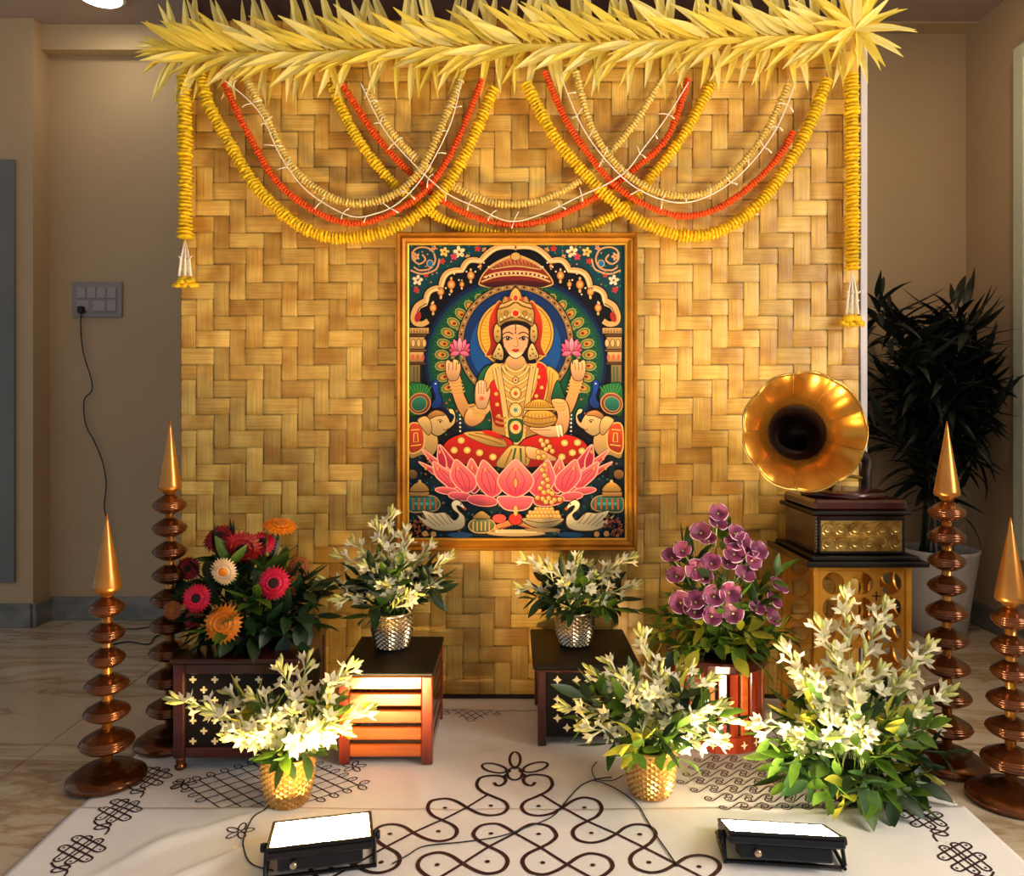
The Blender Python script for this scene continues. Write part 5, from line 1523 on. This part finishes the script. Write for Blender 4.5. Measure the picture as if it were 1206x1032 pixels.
# silver pot on the diamond box
vl = (.205, 2.50, DB_TOP)
m = vase('studded_vase', 'silver studded pot of tuberoses on the diamond-inlaid box', vl, .064, .112, M_silver, 'studded flower pots')
arrangement(m, .056, 2.50, [(620, 660, 0), (742, 658, 0), (680, 660, -.02), (746, 690, -.03), (616, 692, 0), (652, 672, -.05), (700, 680, -.07), (724, 664, .03), (668, 690, -.1), (640, 665, .05), (690, 668, .04)],
            ('the slatted stool', 'the purple flowers', 'silver pot on the diamond box'), 'tuberoses on the diamond box', 'sprigs on the diamond box', 20, 'AABA', .145, 8, floor_z=DB_TOP)
# gold pot in front of the drum stool
vl = (.368, 2.03, .006)
m = vase('studded_vase', 'gold studded pot of tuberoses on the floor before the drum stool', vl, .069, .130, M_goldpot, 'studded flower pots')
arrangement(m, .06, 2.03, [(755, 748, .05), (716, 782, .03), (698, 792, .05), (666, 832, 0), (778, 792, -.02), (812, 790, .05), (838, 800, .04), (864, 850, -.02), (688, 858, -.08), (850, 832, -.04), (760, 812, -.07), (735, 800, -.05), (846, 872, -.08), (820, 846, -.1)],
            ('the diamond box', 'the gramophone', 'gold pot by the drum stool'), 'tuberoses before the drum stool', 'sprigs before the drum stool', 26, 'ABBCBA', .20)
# large floor arrangement before the gramophone stand
t = thing('foam_bowl', 'low dark bowl hidden in leaves before the gramophone stand', 'bowl', (.895, 2.02, .006))
b = MB(); b.sm = True
b.lathe([(.06, 0), (.075, .01), (.082, .06), (.076, .06), (.07, .045)], 32, closed_top=False); b.build('shell', M_black, t)
MB().lathe([(.075, .045), (.06, .07), (.02, .08)], 20, closed_bot=False).build('flower_foam', M_leafA, t)
m = Vector((.895, 2.02, .075))
arrangement(m, .08, 2.02, [(995, 702, .06), (1042, 714, .08), (965, 738, .04), (890, 854, -.05), (925, 766, .05), (1092, 762, .04), (1116, 816, .02), (1100, 852, -.03), (1062, 800, 0), (960, 800, -.05), (938, 872, -.08), (1012, 790, -.05), (985, 782, .0), (1035, 790, .03), (975, 850, -.12), (1015, 860, -.14), (1080, 838, -.06), (945, 800, .02), (1005, 825, -.1)],
            ('the drum stool', 'the copper pillars', 'low bowl by the gold stand'), 'tuberoses before the gramophone', 'sprigs before the gramophone', 40, 'BABCBBA', .21, 10, 1.1, skirt=14)

# gerberas on the chest
def gerbera_mesh(name, m_, n=26, L=.034):
    b = MB()
    for ly, (ll, z, off) in enumerate(((L, 0, 0), (L * .86, .003, .5), (L * .55, .006, .25))):
        for k in range(n):
            a = 2 * math.pi * (k + off) / n; c, s_ = math.cos(a), math.sin(a); w_ = ll * .118
            pts = [(.18 * L, -w_ * .5, z), (ll * .7, -w_, z + .002 + .001 * (k % 2)), (ll * rf.uniform(.95, 1.06), 0, z - .001), (ll * .7, w_, z + .002 + .001 * (k % 2)), (.18 * L, w_ * .5, z)]
            b.add([(x * c - y_ * s_, x * s_ + y_ * c, zz) for x, y_, zz in pts], [(0, 1, 2, 3, 4)])
    return b.mesh(name, m_)
gx_, gy_ = (cx0 + cx1) / 2, cyf + cd / 2
t = thing('foam_bowl', 'low dark bowl of gerberas on the cross-inlaid chest', 'bowl', (gx_, gy_, CH_TOP))
b = MB(); b.sm = True
b.lathe([(.06, 0), (.085, .01), (.1, .05), (.094, .05), (.085, .035)], 32, closed_top=False); b.build('shell', M_black, t)
MB().lathe([(.09, .035), (.06, .06), (.02, .066)], 20, closed_bot=False).build('flower_foam', M_leafA, t)
m = Vector((gx_, gy_, CH_TOP + .06))
ger = [(232, 705, 16.5, -.10, M_gpink, M_gcent, 'crimson gerbera with a dark eye on the side towards the tall pillar'), (323, 687, 18.5, -.10, M_gpink, M_gcent, 'crimson gerbera with pale petal tips on the side towards the picture'),
       (263, 735, 21.5, -.16, M_gorange, M_gcent2, 'large golden orange gerbera, lowest in the bowl on the chest'), (264, 673, 16, -.12, M_gwhite, M_gorange, 'cream gerbera with an orange crest above the golden one'),
       (203, 719, 11, -.05, M_gbrown, M_gcent2, 'small amber gerbera against the tall copper pillar'), (330, 620, 19, .02, M_gorange, M_gcent2, 'orange gerbera seen edge on at the top of the bowl'),
       (352, 668, 13, .04, M_gbrown, M_gcent2, 'amber gerbera at the outer edge towards the slatted stool'), (258, 634, 19, .0, M_gred, M_gcent, 'deep red gerbera at the top towards the tall pillar'),
       (286, 645, 21, -.05, M_gred, M_gcent, 'deep red drooping gerbera in the upper middle'), (308, 640, 16, .0, M_gpink, M_gcent, 'crimson gerbera turned aside at the top'),
       (222, 670, 14, .02, M_gred, M_gcent, 'dark red gerbera half hidden behind the crimson one'), (228, 730, 11, -.06, M_gred, M_gcent, 'dark red gerbera low among the leaves'), (343, 690, 12, .02, M_gbrown, M_gcent2, 'amber gerbera half hidden among leaves')]
for (px_, py_, rpx, dy, mp_, mc_, lab) in ger:
    Yg = gy_ + dy; hp = PX(px_, py_, Yg); rr_ = 1.1 * rpx / F * Yg
    t = thing('gerbera', lab, 'flower', m, group='gerberas on the chest')
    n_v = Vector((0, -1, .25))
    if py_ < 650: n_v = Vector((rf.uniform(-.4, .4), -.7, .7))
    if py_ < 625: n_v = Vector((.2, -.35, 1.0))
    if 'cream' in lab: n_v = Vector((-.1, -1, -.1))
    if 'drooping' in lab: n_v = Vector((.1, -.8, -.3))
    loc = hp - m
    Mq = n_v.to_track_quat('Z', 'Y').to_matrix().to_4x4()
    Mh = Matrix.Translation(loc) @ Mq @ Matrix.Rotation(rf.uniform(0, 6), 4, 'Z') @ Matrix.Scale(rr_ / .034, 4)
    link('petals', gerbera_mesh('petals', mp_), t, M=Mh)
    b = MB(); b.sm = True; b.lathe([(.0105, .003), (.0105, .007), (.008, .010), (.003, .0085)], 16); o = b.build('flower_eye', mc_, t); o.matrix_basis = Mh
    cv = catmull([Vector((loc.x * .25, loc.y * .25, 0)), loc * .6 + Vector((0, .01, 0)), loc - n_v.normalized() * .004], 6)
    MB().tube(cv, .003, 6).build('stem', M_leafA, t, True)
for k in range(44):
    a = 2.4 * k; el = rf.uniform(.05, 1.3); Ls = rf.uniform(.14, .21)
    if k > 33: a = -math.pi / 2 + (k - 38.5) * .3; el = rf.uniform(-.25, .1); Ls = .15
    tip = m + Vector((math.cos(a) * math.cos(el) * Ls * 1.2, math.sin(a) * math.cos(el) * Ls * .9 + .02, math.sin(el) * Ls * 1.1))
    tip.y = min(tip.y, 2.62)
    bs = m + Vector((math.cos(a) * .05, math.sin(a) * .05, 0)); ky = 'AAAB'[k % 4] if k % 8 and k < 34 else 'A'
    sprig(bs, tip, stem_label('dark sprig' if ky == 'A' else 'green sprig', bs, tip, 'the tall pillar', 'the slatted stool', 'among the gerberas'), 'sprigs among the gerberas', ky, rf.randint(6, 8), 1.15)

# purple flowers on the drum stool
def purple_mesh():
    b = MB()
    for k in range(4):
        a = k * math.pi / 2 + rf.uniform(-.2, .2); c, s_ = math.cos(a), math.sin(a)
        rows_ = []
        for (r_, z, w_) in ((.003, 0, .004), (.016, .010, .016), (.028, .018, .021), (.034, .0195, .019), (.036, .0185, .0175)):
            row = []
            for q in (-1, -.5, 0, .5, 1):
                zz = z + .004 * abs(q) * (1 if r_ > .02 else .3) + rf.uniform(-.0012, .0012)
                x = r_ * (1 - .12 * abs(q) ** 2); y_ = w_ * q
                row.append((x * c - y_ * s_, x * s_ + y_ * c, zz))
            rows_.append(row)
        o = len(b.v)
        b.cur = 0; vs = [p for r_ in rows_ for p in r_]
        b.v += vs
        for i in range(4):
            for q in range(4):
                b.f.append((o + i * 5 + q, o + i * 5 + q + 1, o + (i + 1) * 5 + q + 1, o + (i + 1) * 5 + q)); b.m.append(1 if i == 3 else 0); b.smooth.append(True)
    return b.mesh('petals', [M_purple, M_purple_edge])
me_pur = [purple_mesh() for _ in range(4)]
b = MB(); b.sm = True; b.lathe([(.003, -.004), (.005, .004), (.002, .010)], 8); me_pc = b.mesh('flower_eye', M_bud)
t = thing('foam_bowl', 'low dark bowl of purple flowers on the drum stool', 'bowl', (dX, dY, DR_TOP))
b = MB(); b.sm = True
b.lathe([(.06, 0), (.085, .008), (.095, .04), (.089, .04), (.08, .03)], 32, closed_top=False); b.build('shell', M_black, t)
MB().lathe([(.085, .03), (.06, .05), (.02, .056)], 20, closed_bot=False).build('flower_foam', M_leafA, t)
m = Vector((dX, dY, DR_TOP + .05))
pp = [(350, 52), (415, 132), (402, 178), (412, 212), (315, 162), (480, 235), (325, 250), (388, 252), (215, 198), (190, 300), (290, 310), (392, 360), (335, 378), (265, 402), (208, 400), (325, 452), (410, 442), (500, 430), (552, 462), (578, 345), (470, 205), (258, 440), (172, 228), (345, 100), (500, 200), (260, 270), (450, 300), (560, 400), (440, 160), (285, 130)]
for k, (u, v) in enumerate(pp):
    px_, py_ = 740 + u * .3005, 590 + v * .3005
    dyy = -.16 * math.sqrt(max(0, 1 - ((px_ - 850) / 85) ** 2)) * (.35 + .65 * min(1, (py_ - 600) / 110))
    Yg = dY + .03 + dyy
    loc = PX(px_, py_, Yg) - m
    t = thing('purple_flower', 'purple flower %s, %s' % ('at the very top of the mound' if v < 110 else 'high in the mound' if v < 215 else 'half way up the mound' if v < 330 else 'low in the mound' if v < 420 else 'at the foot of the mound',
              'outer edge towards the picture' if u < 220 else 'towards the picture' if u < 310 else 'facing the floor cloth' if u < 400 else 'towards the gramophone' if u < 490 else 'outer edge towards the gramophone'), 'flower', m, group='purple flowers on the drum stool')
    n_v = Vector((loc.x * 2.0 + rf.uniform(-.2, .2), -.5, .35 + rf.uniform(-.3, .5)))
    Mh = Matrix.Translation(loc) @ n_v.to_track_quat('Z', 'Y').to_matrix().to_4x4() @ Matrix.Rotation(rf.uniform(0, 6), 4, 'Z') @ Matrix.Scale(rf.uniform(.7, 1.0), 4)
    link('petals', me_pur[k % 4], t, M=Mh); link('flower_eye', me_pc, t, M=Mh)
    cv = catmull([Vector((loc.x * .25, loc.y * .25, 0)), loc * .6 + Vector((0, .01, .02)), loc], 6)
    MB().tube(cv, .0022, 5).build('stem', M_stem, t, True)
for k in range(46):
    a = 2.4 * k; el = rf.uniform(-.15, 1.25)
    if k > 33: a = -math.pi / 2 + (k - 39.5) * .28; el = rf.uniform(-.3, .1)
    Ls = rf.uniform(.13, .2) * (1 + .25 * (el > .6))
    tip = m + Vector((math.cos(a) * math.cos(el) * Ls * 1.1, math.sin(a) * math.cos(el) * Ls * .85 + .01, math.sin(el) * Ls * 1.25 + .01))
    tip.y = min(tip.y, 2.62)
    bs = m + Vector((math.cos(a) * .05, math.sin(a) * .05, 0)); ky = 'BAABAB'[k % 6] if el > .25 else 'BCB'[k % 3]
    sprig(bs, tip, stem_label({'A': 'dark', 'B': 'green', 'C': 'lime'}[ky] + ' sprig', bs, tip, 'the picture', 'the gramophone', 'among the purple flowers'), 'sprigs among the purple flowers', ky, rf.randint(5, 7), .95)

# ================================================================== floodlights, cables, switch plate
def flood(label, near_l, near_r, Zn, tilt, lens_m, cable):
    A_ = GP(*near_l, Zn); B_ = GP(*near_r, Zn)
    c = (A_ + B_) / 2; d = (B_ - A_); wd = d.length; rz = math.atan2(d.y, d.x)
    t = thing('floodlight', label, 'floodlight', (c.x, c.y, .008), rz, group='floor floodlights')
    Lf = .165; zc = Zn - .008
    Rt = Matrix.Rotation(-tilt, 3, 'X')               # far edge drops by tilt
    O = Vector((0, 0, zc))
    def T(x, y, z): return O + Rt @ Vector((x, y, z))
    MB().box(T(0, Lf / 2, -.012), (wd, Lf, .018), Rt, bev=.004).build('housing', M_housing, t)
    MB().box(T(0, Lf / 2, .0005), (wd - .018, Lf - .018, .003), Rt).build('lens', lens_m, t)
    b = MB()
    for (x, y, dx, dy) in ((0, .004, wd, .009), (0, Lf - .004, wd, .009), (-wd / 2 + .004, Lf / 2, .009, Lf), (wd / 2 - .004, Lf / 2, .009, Lf)): b.box(T(x, y, .0), (dx, dy, .008), Rt, bev=.002)
    b.build('bezel', M_bracket, t)
    MB().box(T(0, .045, -.036), (wd * .8, .06, .032), Rt, bev=.004).build('driver_box', M_housing, t)
    for k in range(9): MB().box(T(-wd * .36 + k * wd * .09, .115, -.026), (.003, .07, .016), Rt).build('fin', M_housing, t)
    for s_ in (-1, 1):
        x = s_ * (wd / 2 + .004)
        p0 = T(x, .055, -.012)
        b = MB()
        b.tube([(x, p0.y, p0.z + .01), (x, p0.y - .03, .012)], .0045, 6); b.tube([(x, p0.y - .03, .005), (x, p0.y + .09, .005)], .0045, 6)
        o = b.build('bracket_arm', M_bracket, t)
        M_ = Matrix.Rotation(math.pi / 2, 3, 'Y')
        MB().lathe([(.009, -.006), (.010, 0), (.009, .006)], 12, Vector((x + s_ * .006, p0.y, p0.z)), M_).build('knob', M_bracket, o, True)
    MB().tube([(-wd / 2, T(0, .055, 0).y - .03, .006), (wd / 2, T(0, .055, 0).y - .03, .006)], .0045, 6).build('bracket_bar', M_bracket, t)
    MB().lathe([(.008, 0), (.009, .006), (.006, .012)], 12, T(-wd * .25, .012, -.036), Matrix.Rotation(math.pi / 2, 3, 'X')).build('cable_gland', M_silver, t, True)
    return t
flood('lit warm floodlight on the floor beside the gold pot of the inlaid chest', (313, 1003), (440, 988), .086, .16, M_lensL, None)
flood('lit floodlight on the floor before the fine scrolled kolam', (858, 981), (996, 989), .088, .34, M_lensR, None)
def cable(label, pts, r=.0016, zf=None, name='cable'):
    P3 = []
    for p in pts:
        if len(p) == 2:
            g = GP(*p); g.z = (HH(g.x, g.y) if (CXL < g.x < CXR and CY0 < g.y < CY1) else 0) + r + .0012
        else: g = Vector(p)
        P3.append(g)
    cv = resample(catmull(P3, 8), .012)
    for g in cv:
        if CXL < g.x < CXR and CY0 < g.y < CY1: g.z = HH(g.x, g.y) + r + .0012
    o0 = cv[0].copy()
    return tag(MB().tube([p - o0 for p in cv], r, 6).build(name, M_wire, None, True, loc=o0), label, 'cable')
cable('black cable looping round the warm floodlight beside the gold pot', [(322, 1030), (296, 1022), (286, 1000), (296, 972), (312, 960), (319, 950)])
cable('thin black cable winding over the bold kolam from the warm floodlight', [(462, 1024), (480, 1014), (500, 1003), (545, 999), (585, 992), (618, 980), (650, 965), (668, 945), (685, 928), (705, 920), (722, 918)])
cable('second thin cable running from the gold pot across the bold kolam', [(700, 922), (722, 930), (748, 948), (762, 970), (775, 992), (790, 1015), (800, 1030)])
cable('thin cable coiled beside the gold pot before the drum stool', [(735, 915), (720, 922), (702, 920), (697, 908), (704, 899)], .0012)
# switch plate with plug
a_, b_ = PX(86, 332, WY), PX(145, 374, WY)
cxs, czs = (a_.x + b_.x) / 2, (a_.z + b_.z) / 2; ws, hs_ = b_.x - a_.x, a_.z - b_.z
t = thing('switch_plate', 'pale grey switch and socket plate on the plain wall', 'switch', (cxs, WY - .001, czs))
MB().box((0, -.005, 0), (ws, .010, hs_), bev=.003).build('plate', M_switch, t)
MB().box((0, -.0105, 0), (ws * .8, .003, hs_ * .74), bev=.001).build('module_bed', M_switch, t)
for k in range(4): MB().box((-ws * .3 + k * ws * .2, -.0135, hs_ * .18), (ws * .17, .006, hs_ * .3), bev=.0015).build('rocker', M_switch2, t)
MB().box((ws * .3, -.0135, -hs_ * .18), (ws * .17, .006, hs_ * .3), bev=.0015).build('rocker', M_switch2, t)
MB().box((ws * .06, -.0135, -hs_ * .18), (ws * .24, .005, hs_ * .3), bev=.0015).build('socket', M_switch2, t)
MB().box((-ws * .27, -.0135, -hs_ * .18), (ws * .24, .005, hs_ * .3), bev=.0015).build('socket', M_switch2, t)
pw = [PX(x, y, WY - .02) for x, y in ((96, 366), (95, 385), (98, 415), (107, 445), (108, 460), (99, 472), (101, 500), (112, 522), (121, 545), (125, 570), (123, 600), (131, 630), (127, 660), (124, 700), (127, 722))]
tp = thing('plug_cable', 'black plug and cable hanging down the plain wall from the switch plate', 'cable', pw[0])
MB().box((0, -.004, .004), (.03, .03, .034), bev=.006).build('plug', M_wire, tp)
fl_ = [GP(x, y, .004) for x, y in ((130, 735), (150, 741), (178, 738), (205, 728), (222, 740))]
for q in fl_: q.y = min(q.y, WY - .04)
MB().tube([p - pw[0] for p in catmull(pw + fl_, 6)], .003, 6).build('wire', M_wire, tp, True)
cable('black cable lying along the marble floor behind the copper pillars', [(128, 762), (150, 757), (175, 760), (185, 750), (215, 742)], .003)
bpy.context.view_layer.update()
